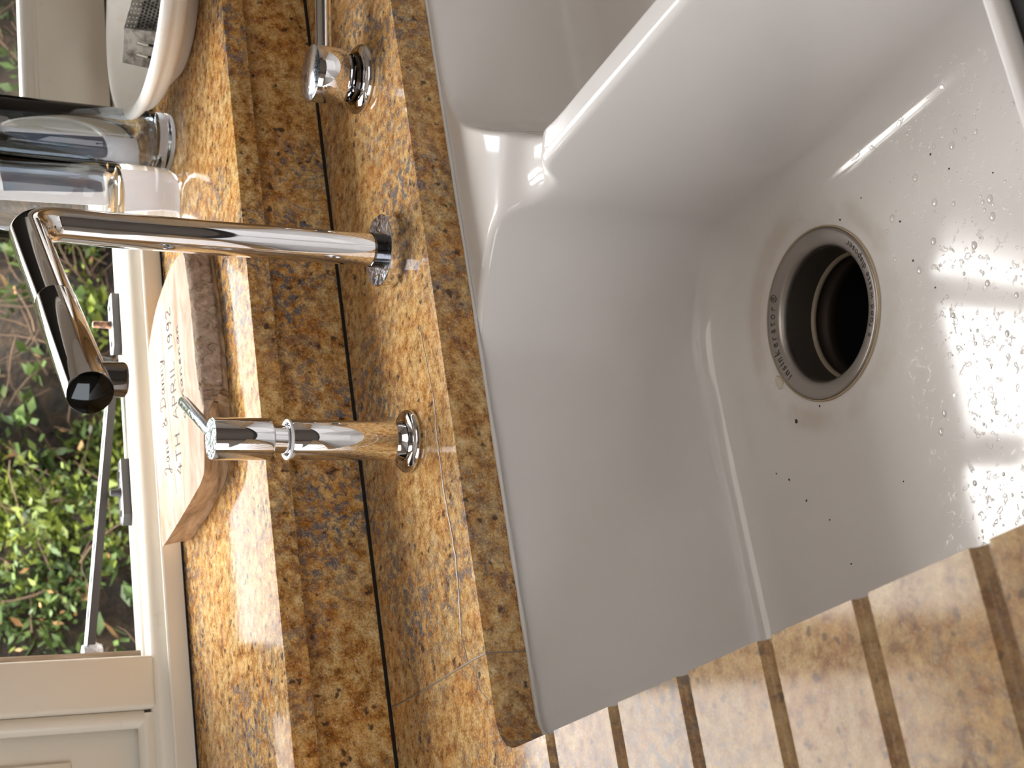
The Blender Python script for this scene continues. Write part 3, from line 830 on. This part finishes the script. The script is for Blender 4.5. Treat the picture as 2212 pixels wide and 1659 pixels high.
# ---- soap dispenser
PX, PY = -0.1536, -0.0122
sd = thing('soap_dispenser', (PX, PY, 0), 'slim chrome soap pump with a side spout, left of the tap', 'soap dispenser')
bm = bmesh.new(); lathe(bm, [(0, 0.0002), (0.0214, 0.0002), (0.0218, 0.0010), (0.0216, 0.0036), (0.0195, 0.0052), (0.0168, 0.0060), (0.0136, 0.0062)], (PX, PY, 0), 96); obj('base_flange', bm, CHR, sd, True, 50)
bm = bmesh.new(); lathe(bm, [(0.0128, 0.0060), (0.0134, 0.0068), (0.0134, 0.0845), (0.0128, 0.0862), (0.0120, 0.0866), (0.0114, 0.0858), (0.0110, 0.0780)], (PX, PY, 0), 64); obj('sleeve', bm, CHR, sd, True, 40)
bm = bmesh.new(); lathe(bm, [(0.0126, 0.0864), (0.0134, 0.0870), (0.0134, 0.0882), (0.0118, 0.0884), (0.0110, 0.0876)], (PX, PY, 0), 64); obj('lip_gleam', bm, mat('white_gleam', (0.8, 0.8, 0.8), 0.3), sd, True, 50)  # white colour stands for the gleam on the sleeve's rim
bm = bmesh.new(); lathe(bm, [(0.0093, 0.0790), (0.0093, 0.0998)], (PX, PY, 0), 48); obj('piston', bm, CHR, sd, True)
bm = bmesh.new(); lathe(bm, [(0.0, 0.0992), (0.0128, 0.0992), (0.0138, 0.1004), (0.0139, 0.1020), (0.0139, 0.1375), (0.0136, 0.1385)], (PX, PY, 0), 64); pmh = obj('pump_head', bm, CHR, sd, True, 35)
bm = bmesh.new(); lathe(bm, [(0.0136, 0.1385), (0.0130, 0.1388), (0.0, 0.1388)], (PX, PY, 0), 64); obj('head_cap', bm, CHRD, pmh)
bm = bmesh.new(); rod(bm, (PX + 0.004, PY + 0.006, 0.1342), (-0.0985, 0.0600, 0.1345), [(0, 0), (0.0042, 0), (0.0042, 0.0830), (0.0036, 0.0855), (0.0020, 0.0868), (0, 0.0872)], 28); obj('spout', bm, CHRD, pmh, True, 50)

# ---------------------------------------------------------------- bread board
TH = 0.0222
tpo = [(0.0732, 0.1608), (0.0552, 0.1523), (0.0285, 0.1481), (0.0036, 0.1465), (-0.0203, 0.1462), (-0.0444, 0.1446), (-0.0580, 0.1405), (-0.0700, 0.1382), (-0.0956, 0.1402), (-0.1173, 0.1466), (-0.1225, 0.1560), (-0.1253, 0.171), (-0.1303, 0.2234), (-0.1342, 0.2778), (-0.1320, 0.2860), (-0.1223, 0.2870), (-0.0822, 0.2860), (-0.0395, 0.2885), (0.0052, 0.2925), (0.0300, 0.2920), (0.0431, 0.2884), (0.0601, 0.2678), (0.0725, 0.2385), (0.0790, 0.1958)]
bto = [(0.0720, 0.1570), (0.0540, 0.1485), (0.0300, 0.1432), (0.0022, 0.1402), (-0.0255, 0.1390), (-0.0500, 0.1395), (-0.0620, 0.1398), (-0.0720, 0.1415), (-0.0940, 0.1475), (-0.1100, 0.1560), (-0.1190, 0.1680), (-0.1225, 0.1820), (-0.1280, 0.2180), (-0.1305, 0.2650), (-0.1290, 0.2850), (-0.1200, 0.2860), (-0.0820, 0.2850), (-0.0400, 0.2880), (0.0050, 0.2920), (0.0300, 0.2910), (0.0420, 0.2870), (0.0580, 0.2670), (0.0700, 0.2380), (0.0770, 0.1958)]


def closed_spline(P, k=6):
    o_ = []; m_ = len(P)
    for i in range(m_):
        p0, p1, p2, p3 = (Vector(P[(i + j) % m_]) for j in (-1, 0, 1, 2))
        for j in range(k):
            u = j / k; o_.append(0.5 * ((2 * p1) + (p2 - p0) * u + (2 * p0 - 5 * p1 + 4 * p2 - p3) * u * u + (3 * p1 - p0 - 3 * p2 + p3) * u ** 3))
    return o_


T_ = closed_spline(tpo, 8); B_ = closed_spline(bto, 8)
board = thing('bread_board', (-0.03, 0.21, SZ), 'pale live-edge wooden board with handwritten dedication lying on the granite sill', 'wooden board')
jit = [R.uniform(-1, 1) for _ in T_]
nb = len(T_)


def barky(i):      # bark runs along the front edge only
    s0 = i / 8
    if s0 < 7.5: return min(1.0, max(0.0, min(s0 + 0.6, (7.5 - s0))))
    return 0.0


ringsb = []
for lev, (u, zf) in enumerate(((1.0, 0.0005), (0.85, 0.15), (0.62, 0.4), (0.42, 0.6), (0.22, 0.8), (0.06, 0.96))):
    rg = []
    for i in range(nb):
        p = B_[i] * u + T_[i] * (1 - u); a = barky(i)
        if a > 0 and 0 < lev < 5:
            nn = Vector((0, -1)); wv = math.sin(i * 1.7 + lev * 2.1) * 0.0008 + math.sin(i * 0.53 + lev) * 0.0012
            p = p + nn * a * (0.0016 * math.sin(PI * zf) + wv)
        if a > 0 and lev >= 3: p = p + Vector((0, 1)) * a * 0.0012 * (jit[(i * 3) % nb])
        rg.append((p.x, p.y, SZ + 0.0003 + TH * zf))
    ringsb.append(rg)
topring = [(p.x + 0.0, p.y + (0.0010 * jit[(i * 3) % nb] if barky(i) > 0 else 0.0), SZ + TH) for i, p in enumerate(T_)]
cen = Vector((-0.03, 0.215))
topring2 = [((p[0] - cen.x) * 0.985 + cen.x, (p[1] - cen.y) * 0.985 + cen.y, SZ + TH + 0.0003) for p in topring]
bm = bmesh.new()
prev = None
for rg in ringsb + [topring, topring2]:
    vs = [bm.verts.new(p) for p in rg]
    if prev:
        for i in range(nb):
            f = bm.faces.new((prev[i], prev[(i + 1) % nb], vs[(i + 1) % nb], vs[i]))
            f.material_index = 1
            if rg is topring2: f.material_index = 0
    else: bm.faces.new(vs[::-1])
    prev = vs
f = bm.faces.new(prev); f.material_index = 0
bmesh.ops.triangulate(bm, faces=[f])
bmesh.ops.recalc_face_normals(bm, faces=bm.faces[:])
obj('board_body', bm, [WOOD, WOODE], board, True, 45)
# bark strip: an own skin over the front edge
bm = bmesh.new(); rows = []
kk = [i for i in range(0, 7 * 8 + 5)]
for j in range(9):
    zf = 0.99 - 0.80 * j / 8; row = []
    for i in kk:
        s0 = i / 8; lim = 0.80
        if s0 > 5.2: lim = 0.80 - 0.30 * (s0 - 5.2)
        zf = 0.995 - lim * j / 8
        u = 1 - zf; p = B_[i] * u + T_[i] * (1 - u)
        wv = 0.0011 * math.sin(i * 2.3 + j * 1.3) * math.sin(j * 0.9 + i * 0.31) + 0.0006 * R.uniform(-1, 1)
        e = 0.0 if j in (0,) else 1.0
        row.append(bm.verts.new((p.x, p.y - 0.0022 * e - 0.0016 * math.sin(PI * zf) - wv * e, SZ + TH * zf + 0.0002)))
    rows.append(row)
for j in range(8):
    for i in range(len(kk) - 1): bm.faces.new((rows[j][i], rows[j][i + 1], rows[j + 1][i + 1], rows[j + 1][i]))
# underside lip so that the bark has thickness
lip = [bm.verts.new((v.co.x, v.co.y + 0.0040, v.co.z - 0.0002)) for v in rows[-1]]
for i in range(len(kk) - 1): bm.faces.new((rows[-1][i], rows[-1][i + 1], lip[i + 1], lip[i]))
o = obj('bark_edge', bm, BARK, board, True); o['label'] = 'rough pale bark left on the front edge'

# handwriting: pen strokes in unit boxes (width, strokes)
GL = {'4': (0.9, [[(0.55, 1.0), (0.05, 0.30), (0.85, 0.34)], [(0.62, 0.72), (0.55, 0.0)]]), 'T': (0.8, [[(0.0, 0.97), (0.8, 1.0)], [(0.42, 1.0), (0.34, 0.0)]]),
      'H': (0.85, [[(0.08, 1.0), (0.0, 0.0)], [(0.8, 1.0), (0.70, 0.0)], [(0.03, 0.52), (0.78, 0.56)]]), 'A': (0.9, [[(0.0, 0.0), (0.50, 1.0), (0.82, 0.0)], [(0.18, 0.38), (0.72, 0.38)]]),
      'P': (0.75, [[(0.0, 0.0), (0.08, 1.0), (0.5, 0.98), (0.66, 0.78), (0.55, 0.55), (0.06, 0.48)]]), 'R': (0.8, [[(0.0, 0.0), (0.08, 1.0), (0.5, 0.98), (0.66, 0.78), (0.52, 0.55), (0.06, 0.5)], [(0.35, 0.5), (0.75, 0.0)]]),
      'I': (0.25, [[(0.16, 1.0), (0.08, 0.0)]]), 'L': (0.7, [[(0.10, 1.0), (0.02, 0.02), (0.62, 0.05)]]), '1': (0.3, [[(0.2, 1.0), (0.1, 0.0)]]),
      '9': (0.7, [[(0.58, 0.82), (0.36, 1.0), (0.10, 0.82), (0.16, 0.56), (0.42, 0.52), (0.58, 0.82), (0.52, 0.30), (0.28, 0.0)]]),
      '2': (0.75, [[(0.06, 0.80), (0.30, 1.0), (0.58, 0.85), (0.50, 0.55), (0.05, 0.05), (0.68, 0.04)]]), ' ': (0.55, []),
      'J': (0.95, [[(0.15, 0.85), (0.55, 1.15), (0.75, 0.9), (0.45, 0.1), (0.25, -0.35), (0.02, -0.25), (0.30, 0.05), (0.95, 0.25)]]),
      'a': (0.6, [[(0.5, 0.5), (0.2, 0.55), (0.02, 0.25), (0.2, 0.02), (0.45, 0.3), (0.5, 0.5), (0.46, 0.08), (0.62, 0.05)]]),
      'n': (0.6, [[(0.0, 0.5), (0.05, 0.0), (0.08, 0.3), (0.28, 0.5), (0.42, 0.4), (0.42, 0.05), (0.6, 0.08)]]),
      'e': (0.5, [[(0.0, 0.22), (0.35, 0.32), (0.30, 0.52), (0.08, 0.40), (0.08, 0.1), (0.45, 0.08)]]),
      '&': (0.9, [[(0.8, 0.1), (0.2, 0.8), (0.4, 1.0), (0.5, 0.75), (0.1, 0.3), (0.3, 0.0), (0.75, 0.45)]]),
      'D': (1.1, [[(0.35, 1.0), (0.2, 0.0), (0.02, 0.12), (0.5, 0.0), (1.0, 0.35), (0.85, 0.95), (0.3, 1.1), (-0.05, 0.85)]]),
      'y': (0.6, [[(0.0, 0.5), (0.1, 0.1), (0.35, 0.1), (0.5, 0.5), (0.40, 0.0), (0.15, -0.45), (0.0, -0.25), (0.55, 0.12)]]),
      'o': (0.5, [[(0.25, 0.5), (0.02, 0.25), (0.2, 0.0), (0.42, 0.22), (0.3, 0.5)]])}


def handtext(bm, text, x0, y0, size, width, slope, pen, shear=0.25):
    tot = sum(GL[c_][0] + 0.22 for c_ in text); k = width / tot; px_ = 0
    for c_ in text:
        w, st = GL[c_]
        for s in st:
            pts_ = [(x0 + (px_ + a + 0.0) * k + shear * b * size * 0.6, y0 + b * size + slope * ((px_ + a) * k)) for a, b in s]
            if len(s) > 3:
                pts_ = [tuple(v) for v in cr_spline([Vector(p) for p in pts_], 4)]
            strokes(bm, pts_, pen)
        px_ += w + 0.22


def strokes(bm, pts_, pen):
    P2 = [Vector((p[0], p[1], 0)) for p in pts_]; L2 = []; z = SZ + TH + 0.00045
    for i, p in enumerate(P2):
        d = (P2[min(i + 1, len(P2) - 1)] - P2[max(0, i - 1)])
        d = d.normalized() if d.length > 1e-9 else Vector((1, 0, 0)); s = Vector((-d.y, d.x, 0)) * pen * 0.5
        L2.append((bm.verts.new((p.x + s.x, p.y + s.y, z)), bm.verts.new((p.x - s.x, p.y - s.y, z))))
    for i in range(len(L2) - 1): bm.faces.new((L2[i][0], L2[i][1], L2[i + 1][1], L2[i + 1][0]))


bm = bmesh.new(); handtext(bm, '4TH APRIL 1992', -0.0985, 0.2065, 0.0150, 0.150, 0.012, 0.0016)
o = obj('date_inscription', bm, INK, board); o['label'] = 'dark hand-burnt capitals 4TH APRIL 1992'
bm = bmesh.new(); handtext(bm, 'Jane', -0.0860, 0.2420, 0.0155, 0.034, 0.03, 0.0012); handtext(bm, '&', -0.0440, 0.2420, 0.0150, 0.011, 0.0, 0.0012); handtext(bm, 'Danny', -0.0280, 0.2430, 0.0160, 0.047, 0.02, 0.0012)
obj('cursive_inscription', bm, INK, board)
bm = bmesh.new(); handtext(bm, 'oananenan', -0.0595, 0.1845, 0.0100, 0.085, 0.05, 0.0011)
obj('small_inscription', bm, INK, board)
bm = bmesh.new(); strokes(bm, [(-0.1080, 0.2285), (-0.06, 0.2325), (0.0, 0.2372), (0.0470, 0.2405)], 0.0008)
obj('ruled_line', bm, PENCIL, board)

# ---------------------------------------------------------------- glass vases
va = thing('glass_vase', (0.2330, 0.252, SZ), 'tall straight bluish clear glass vase beside the white stoneware bowl', 'vase')
bm = bmesh.new(); r0 = 0.0272
lathe(bm, [(0, 0.0003), (0.0240, 0.0003), (0.0262, 0.0018), (r0, 0.0060), (r0, 0.164), (r0 - 0.001, 0.165), (r0 - 0.0022, 0.164), (r0 - 0.0024, 0.020), (r0 - 0.006, 0.0140), (0, 0.0125)], (0.2330, 0.252, SZ), 72)
obj('vase_body', bm, GLASSB, va, True, 60)
vb = thing('glass_vase', (0.1675, 0.2555, SZ), 'wider clear glass vase with thick base, behind the tap riser', 'vase')
bm = bmesh.new(); r0 = 0.0365
pr = [(0, 0.0003), (0.0250, 0.0003), (0.0315, 0.0022), (0.0358, 0.0080), (r0, 0.0160)]
for k in range(9): pr.append((r0 + (0.0006 if k % 2 else 0.0) * (1 if k > 5 else 0), 0.134 + 0.0030 * k))
pr += [(r0, 0.164), (r0 - 0.0012, 0.1652), (r0 - 0.0024, 0.164), (r0 - 0.0026, 0.070), (r0 - 0.0050, 0.0570), (r0 - 0.0100, 0.0510), (r0 - 0.0200, 0.0475), (0, 0.0465)]
lathe(bm, pr, (0.1675, 0.2555, SZ), 72)
obj('vase_body', bm, GLASS, vb, True, 60)


card = thing('picture_card', (0.225, 0.300, SZ), 'pale lilac and blue printed card standing behind the two glass vases', 'card')


def translucent(name, col, noisecols=None):
    m = mat(name, col, 0.6); t = m.node_tree; b = t.nodes['Principled BSDF']; o_ = t.nodes['Material Output']
    tl = t.nodes.new('ShaderNodeBsdfTranslucent'); mx_ = t.nodes.new('ShaderNodeMixShader'); mx_.inputs[0].default_value = 0.45
    if noisecols:
        q = NB(m); c_ = q.ramp(q.noise(40, 2), noisecols); q.col(c_); t.links.new(c_, tl.inputs[0])
    else: tl.inputs[0].default_value = (*col, 1)
    t.links.new(b.outputs[0], mx_.inputs[1]); t.links.new(tl.outputs[0], mx_.inputs[2]); t.links.new(mx_.outputs[0], o_.inputs[0])
    return m


CARD = translucent('white_card', (0.80, 0.76, 0.75)); LIL = translucent('lilac_print', (0.40, 0.40, 0.48), [(0.42, (0.42, 0.41, 0.49)), (0.6, (0.30, 0.37, 0.47))]); BLU = translucent('blue_print', (0.05, 0.22, 0.50))
ty = 0.0130 / 0.20


def cardq(name, x0, x1, z0, z1, dy, m, sk=0.0):
    bm = bmesh.new(); P8 = []
    for yy in (0.0, 0.0006):
        for x, z in ((x0, z0), (x1, z0), (x1 + sk, z1), (x0 + sk, z1)): P8.append(bm.verts.new((x, 0.2925 - dy + yy + (z - SZ) * ty, z)))
    for f in ((0, 1, 2, 3), (7, 6, 5, 4), (0, 4, 5, 1), (1, 5, 6, 2), (2, 6, 7, 3), (3, 7, 4, 0)): bm.faces.new([P8[k] for k in f])
    bmesh.ops.recalc_face_normals(bm, faces=bm.faces[:])
    return obj(name, bm, m, card)


cardq('card_sheet', 0.189, 0.262, SZ + 0.0003, 0.262, 0.0, CARD)
cardq('lilac_panel', 0.205, 0.2600, 0.105, 0.194, 0.0009, LIL, -0.006)
cardq('blue_panel', 0.236, 0.2590, 0.197, 0.216, 0.0009, BLU)

# ---------------------------------------------------------------- stoneware bowl and grater
BXc, BYc = 0.338, 0.165
bowl = thing('stoneware_bowl', (0.330, 0.175, SZ), 'thick cream stoneware bowl holding an old grater, at the sill end', 'bowl')
prb = [(0.0, 0.0003), (0.0600, 0.0003), (0.0640, 0.0016), (0.0690, 0.0050), (0.0790, 0.0110), (0.0860, 0.0150), (0.0900, 0.0172), (0.0975, 0.0195), (0.1050, 0.0245), (0.1098, 0.0300), (0.1120, 0.0335), (0.1150, 0.0350), (0.1172, 0.0375), (0.1182, 0.0400), (0.1180, 0.0428),
       (0.1160, 0.0446), (0.1130, 0.0452), (0.1100, 0.0440), (0.1070, 0.0405), (0.1000, 0.0290), (0.0900, 0.0190), (0.0700, 0.0120), (0.0400, 0.0090), (0.0, 0.0085)]
bm = bmesh.new(); lathe(bm, prb, (0, 0, 0), 96)
for v in bm.verts:
    t_ = min(1.0, v.co.z / 0.03); v.co = Vector((v.co.x + 0.330 + 0.008 * t_, v.co.y + 0.178 - 0.013 * t_, v.co.z + SZ))
obj('bowl_body', bm, STONEWARE, bowl, True, 60)
gt = thing('metal_grater', (0.315, 0.205, SZ + 0.012), 'small old tin grater with holes and slots, standing in the bowl', 'grater')
G = {'a': (0.3309, 0.1809, 0.12), 'b': (0.3229, 0.2195, 0.12), 'c': (0.2955, 0.2323, 0.118), 'd': (0.3012, 0.2468, 0.098), 'e': (0.3134, 0.2099, 0.098), 'f': (0.3249, 0.1711, 0.1), 'g': (0.3148, 0.2124, 0.115), 'h': (0.3225, 0.1745, 0.115)}
G['d'] = (0.2905, 0.2255, 0.100); G['e'] = (0.3080, 0.2020, 0.100)


def quad(name, P4, th, m, parent):
    P4 = [Vector(p) for p in P4]; nn = (P4[1] - P4[0]).cross(P4[2] - P4[0]).normalized() * th
    bm = bmesh.new(); a = [bm.verts.new(p) for p in P4]; b = [bm.verts.new(p + nn) for p in P4]
    bm.faces.new(a); bm.faces.new(b[::-1])
    for i in range(4): bm.faces.new((a[i], a[(i + 1) % 4], b[(i + 1) % 4], b[i]))
    bmesh.ops.recalc_face_normals(bm, faces=bm.faces[:])
    return obj(name, bm, m, parent)


def onquad(P4, u, v, off=0.0):
    P4 = [Vector(p) for p in P4]; nn = (P4[1] - P4[0]).cross(P4[3] - P4[0]).normalized()
    if nn.dot(cam.matrix_world.translation - P4[0]) < 0: nn = -nn
    return (P4[0] * (1 - u) + P4[1] * u) * (1 - v) + (P4[3] * (1 - u) + P4[2] * u) * v + nn * off, nn


GK = (0.3020, 0.1830); GL_ = (0.2750, 0.1960); GRr = (0.3085, 0.1450)
zt, zb = 0.1280, 0.0905


def gface(a, b, name, lab=None):
    ax, ay = a; bx_, by_ = b; fl_ = 0.004
    cxm, cym = (GL_[0] + GRr[0]) / 2 + 0.008, (GL_[1] + GRr[1]) / 2 + 0.012

    def low(p): return (p[0] + (p[0] - cxm) * 0.12, p[1] + (p[1] - cym) * 0.12, zb)
    P4 = [(ax, ay, zt), (bx_, by_, zt), low(b), low(a)]
    o_ = quad(name, P4, 0.0007, TIN, gt)
    return P4, o_


PC, SPN = gface(GL_, GK, 'slicer_panel')
PB, GPN = gface(GK, GRr, 'grating_panel')
GQ = (GL_[0] + GRr[0] - GK[0] + 0.004, GL_[1] + GRr[1] - GK[1])
bm = bmesh.new()
for i in range(9):
    for j in range(7):
        u = 0.09 + 0.82 * (i + 0.5 * (j % 2)) / 9; v = 0.30 + 0.62 * j / 7
        c_, nn = onquad(PB, u, v, 0.0009)
        rod(bm, c_ - nn * 0.0004, c_ + nn * 0.0003, [(0, 0), (0.0011, 0), (0.0009, 0.0007), (0, 0.0007)], 10)
obj('grating_holes', bm, HOLE, GPN)['kind'] = 'stuff'
bm = bmesh.new()
for i in range(6):
    for j in range(3):
        c_, nn = onquad(PB, 0.10 + 0.80 * i / 6, 0.05 + 0.08 * j, 0.0009)
        rod(bm, c_ - nn * 0.0004, c_ + nn * 0.0004, [(0, 0), (0.0008, 0), (0.0008, 0.0008), (0, 0.0008)], 8)
obj('grating_teeth', bm, SLOT, GPN)['kind'] = 'stuff'
bm = bmesh.new(); bm2 = bmesh.new()
for u in (0.30, 0.62):
    for (v0, v1, b_) in ((0.30, 0.55, bm), (0.58, 0.90, bm2)):
        p0, nn = onquad(PC, u, v0, 0.0010); p1, _ = onquad(PC, u - 0.03, v1, 0.0010)
        tube(b_, [p0, p1], 0.0010, 8)
obj('slicer_lip', bm, SLOT, SPN); obj('slicer_slot', bm2, HOLE, SPN)

# ---------------------------------------------------------------- window furniture
st = thing('casement_stay', (-0.05, 0.372, 0.115), 'grey iron casement stay bar with holes, propping the open window', 'window stay')
A_ = Vector((-0.189, 0.398, 0.1395)); Bq = Vector((0.046, 0.366, 0.1145)); dv = (Bq - A_).normalized(); side = Vector((0, 0, 1)).cross(dv).normalized(); upv = dv.cross(side)
Ls = (Bq - A_).length; hw = 0.0078
outl = [(0, -hw), (Ls, -hw), (Ls, hw), (0, hw)]
hl = [[(c_ + 0.0058 * math.cos(2 * PI * i / 20), 0.0025 * math.sin(2 * PI * i / 20)) for i in range(20)] for c_ in (0.028, 0.058, 0.088, 0.118, 0.150, 0.180, 0.210)]
V, Fc = cdt(outl, hl)
bm = bmesh.new(); th = 0.0068
tv = [bm.verts.new(A_ + dv * x + side * y + upv * th / 2) for x, y in V]; bv = [bm.verts.new(A_ + dv * x + side * y - upv * th / 2) for x, y in V]
E_ = {}
for f in Fc:
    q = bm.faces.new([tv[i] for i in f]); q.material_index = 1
    bm.faces.new([bv[i] for i in f][::-1])
    for a, b in zip(f, f[1:] + f[:1]): E_[(a, b)] = 1
for a, b in list(E_):
    if (b, a) not in E_: bm.faces.new((tv[b], tv[a], bv[a], bv[b]))
bmesh.ops.recalc_face_normals(bm, faces=bm.faces[:])
obj('stay_bar', bm, [IRON, IRONTOP], st)
bm = bmesh.new(); lathe(bm, [(0, -0.008), (0.0085, -0.008), (0.0105, -0.003), (0.0105, 0.003), (0.0085, 0.008), (0, 0.0088)], A_ + Vector((-0.006, 0, -0.002)), 28); obj('hinge_knuckle', bm, IRONTOP, st, True, 40)
bm = bmesh.new()
tube(bm, [Bq - dv * 0.004, Bq + dv * 0.010, Bq + dv * 0.018 + Vector((0, 0, 0.006)), Bq + dv * 0.020 + Vector((0, 0, 0.013)), Bq + dv * 0.014 + Vector((0, 0, 0.018))], [0.0070, 0.0068, 0.0065, 0.0060, 0.0050], 20)
obj('curled_handle', bm, IRON, st, True, 60)


def stay_pin(cx_, cy_, ztop, lab, pinmat, lean=0.0):
    r_ = thing('stay_pin', (cx_, cy_, 0.1075), lab, 'window hardware', 'iron stay pins on the window ledge')
    pl = [(-0.031, 0.006), (-0.026, -0.0085), (0.031, -0.0085), (0.031, 0.004), (0.024, 0.0085), (-0.024, 0.0085)]
    pl = [(-0.030, -0.002), (-0.022, -0.0085), (0.030, -0.0085), (0.030, 0.001), (0.023, 0.0085), (-0.025, 0.0085)]
    bm = bmesh.new(); a = [bm.verts.new((cx_ + x, cy_ + y, 0.1060)) for x, y in pl]; b = [bm.verts.new((cx_ + x, cy_ + y, 0.1135)) for x, y in pl]
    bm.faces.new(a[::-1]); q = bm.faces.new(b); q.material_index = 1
    for i in range(6): bm.faces.new((a[i], a[(i + 1) % 6], b[(i + 1) % 6], b[i]))
    bmesh.ops.recalc_face_normals(bm, faces=bm.faces[:])
    bp_ = obj('base_plate', bm, [IRON, IRONTOP], r_)
    bm = bmesh.new(); lathe(bm, [(0.0042, 0.0), (0.0036, 0.002), (0.0033, 0.003), (0.0033, ztop - 0.1135 - 0.001), (0.0026, ztop - 0.1135), (0, ztop - 0.1135)], (cx_ + 0.001, cy_, 0.1135), 24); obj('pin', bm, pinmat, r_, True, 40)
    for sx in (-0.018, 0.018):
        bm = bmesh.new(); lathe(bm, [(0.0030, 0.0), (0.0026, 0.0006), (0, 0.0008)], (cx_ + sx, cy_ + 0.001, 0.1136), 16); obj('screw', bm, HOLE, bp_, True)
    return r_


stay_pin(-0.0615, 0.3625, 0.1225, 'iron plate and pin carrying the stay bar', IRON)
stay_pin(0.1010, 0.3620, 0.1300, 'free iron plate with an upright rusty pin, beside the tap riser', RUST)

# ---------------------------------------------------------------- garden
bm = bmesh.new(); gx, gy = 60, 30; gv = []
for j in range(gy + 1):
    row = []
    for i in range(gx + 1):
        x = -3 + 9 * i / gx; y = 0.452 + 3.6 * j / gy
        z = -0.80 + 0.28 * max(0, (y - 1.5)) + 0.03 * math.sin(x * 5 + y * 3) + R.uniform(-0.02, 0.02)
        row.append(bm.verts.new((x, y, z)))
    gv.append(row)
for j in range(gy):
    for i in range(gx): bm.faces.new((gv[j][i], gv[j][i + 1], gv[j + 1][i + 1], gv[j + 1][i]))
struct(obj('ground', bm, SOIL, None, True), 'brown earth outside the window')
from mathutils import noise as MN


hg = thing('garden_hedge', (1.1, 2.6, -0.6), 'leafy green hedge with bare brown twigs outside the open window', 'hedge')
HX0, HX1, HYb, HZt = -2.6, 5.0, 2.60, 1.25
rr = random.Random(5)


def hy(x, z):
    v = (z + 0.78) / (HZt + 0.78)
    return HYb - 0.16 * math.sin(x * 3.3 + 0.6) * (1 - 0.5 * v) - 0.16 * (1 - v) + 0.45 * v * v + 0.26 * MN.noise(Vector((x * 3.1, z * 3.1, 1.0)))


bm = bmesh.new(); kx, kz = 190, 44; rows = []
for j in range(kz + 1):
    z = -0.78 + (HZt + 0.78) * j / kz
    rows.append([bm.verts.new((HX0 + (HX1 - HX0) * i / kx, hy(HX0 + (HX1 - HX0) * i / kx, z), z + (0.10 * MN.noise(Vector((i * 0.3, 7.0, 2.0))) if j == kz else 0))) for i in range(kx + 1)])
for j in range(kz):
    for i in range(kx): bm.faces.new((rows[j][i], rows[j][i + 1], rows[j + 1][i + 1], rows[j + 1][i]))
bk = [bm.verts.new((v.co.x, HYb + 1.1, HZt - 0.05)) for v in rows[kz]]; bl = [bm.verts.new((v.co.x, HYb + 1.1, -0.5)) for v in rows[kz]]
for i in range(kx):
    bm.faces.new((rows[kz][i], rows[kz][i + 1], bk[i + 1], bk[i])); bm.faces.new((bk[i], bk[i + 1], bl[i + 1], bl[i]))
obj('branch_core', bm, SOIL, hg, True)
bm = bmesh.new(); tw = bmesh.new()


def clump(x, z, big):
    y = hy(x, z); dens = MN.noise(Vector((x * 2.1 + 3, z * 2.6, 5.0)))
    base = Vector((x, y + 0.03, z)); d = Vector((rr.uniform(-0.7, 0.7), -1.0, rr.uniform(0.0, 1.1))).normalized(); ln = rr.uniform(0.05, 0.17)
    for k in range(rr.randint(5, 11)):
        p = base + d * ln * rr.uniform(0.2, 1.0) + Vector((rr.uniform(-1, 1), rr.uniform(-1, 1), rr.uniform(-1, 1))) * 0.02
        s = rr.uniform(0.008, 0.0165) * big; ld = (d * 0.3 + Vector((rr.uniform(-1, 1), rr.uniform(-1, 0.4), rr.uniform(-0.3, 1)))).normalized()
        sd_ = ld.cross(Vector((rr.uniform(-1, 1), rr.uniform(-1, 1), rr.uniform(-1, 1)))).normalized() * s * 0.42
        q0 = bm.verts.new(p); q1 = bm.verts.new(p + ld * s * 0.9 + sd_); q2 = bm.verts.new(p + ld * s * 1.9); q3 = bm.verts.new(p + ld * s * 0.9 - sd_)
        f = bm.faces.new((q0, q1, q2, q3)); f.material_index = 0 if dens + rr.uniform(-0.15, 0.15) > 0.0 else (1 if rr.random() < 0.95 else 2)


cnt_ = 0
while cnt_ < 5200:
    x = rr.uniform(0.1, 2.5); z = rr.uniform(-0.75, 0.25)
    dens = MN.noise(Vector((x * 2.1 + 3, z * 2.6, 5.0))) + 0.5 * MN.noise(Vector((x * 7, z * 7, 1.0)))
    bare = math.exp(-((x - 1.22) / 0.20) ** 2) * (0.55 if z < -0.10 else 0.3)
    if dens < -0.10 + bare: cnt_ += 0.35; continue
    clump(x, z, 1.0); cnt_ += 1
for k in range(2600): clump(rr.uniform(HX0, HX1), rr.uniform(-0.7, HZt), 2.0)
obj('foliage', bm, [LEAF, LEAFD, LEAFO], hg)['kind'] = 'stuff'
for c_ in range(420):
    x = rr.uniform(0.2, 2.4) if rr.random() < 0.7 else rr.gauss(1.25, 0.25); z = rr.uniform(-0.65, 0.1); y = hy(x, z) - rr.uniform(0.0, 0.07)
    p = Vector((x, y, z)); d = Vector((rr.uniform(-1, 1), rr.uniform(-0.3, 0.2), rr.uniform(-0.2, 1))).normalized(); P_ = [p]
    for k in range(4):
        d = (d + Vector((rr.uniform(-1, 1), rr.uniform(-0.4, 0.2), rr.uniform(-1, 1))) * 0.35).normalized(); P_.append(P_[-1] + d * rr.uniform(0.02, 0.05))
    r_ = rr.uniform(0.0010, 0.0026); tube(tw, P_, [r_, r_, r_ * 0.8, r_ * 0.7, r_ * 0.4], 4, False)
obj('twigs', tw, TWIG, hg)['kind'] = 'stuff'
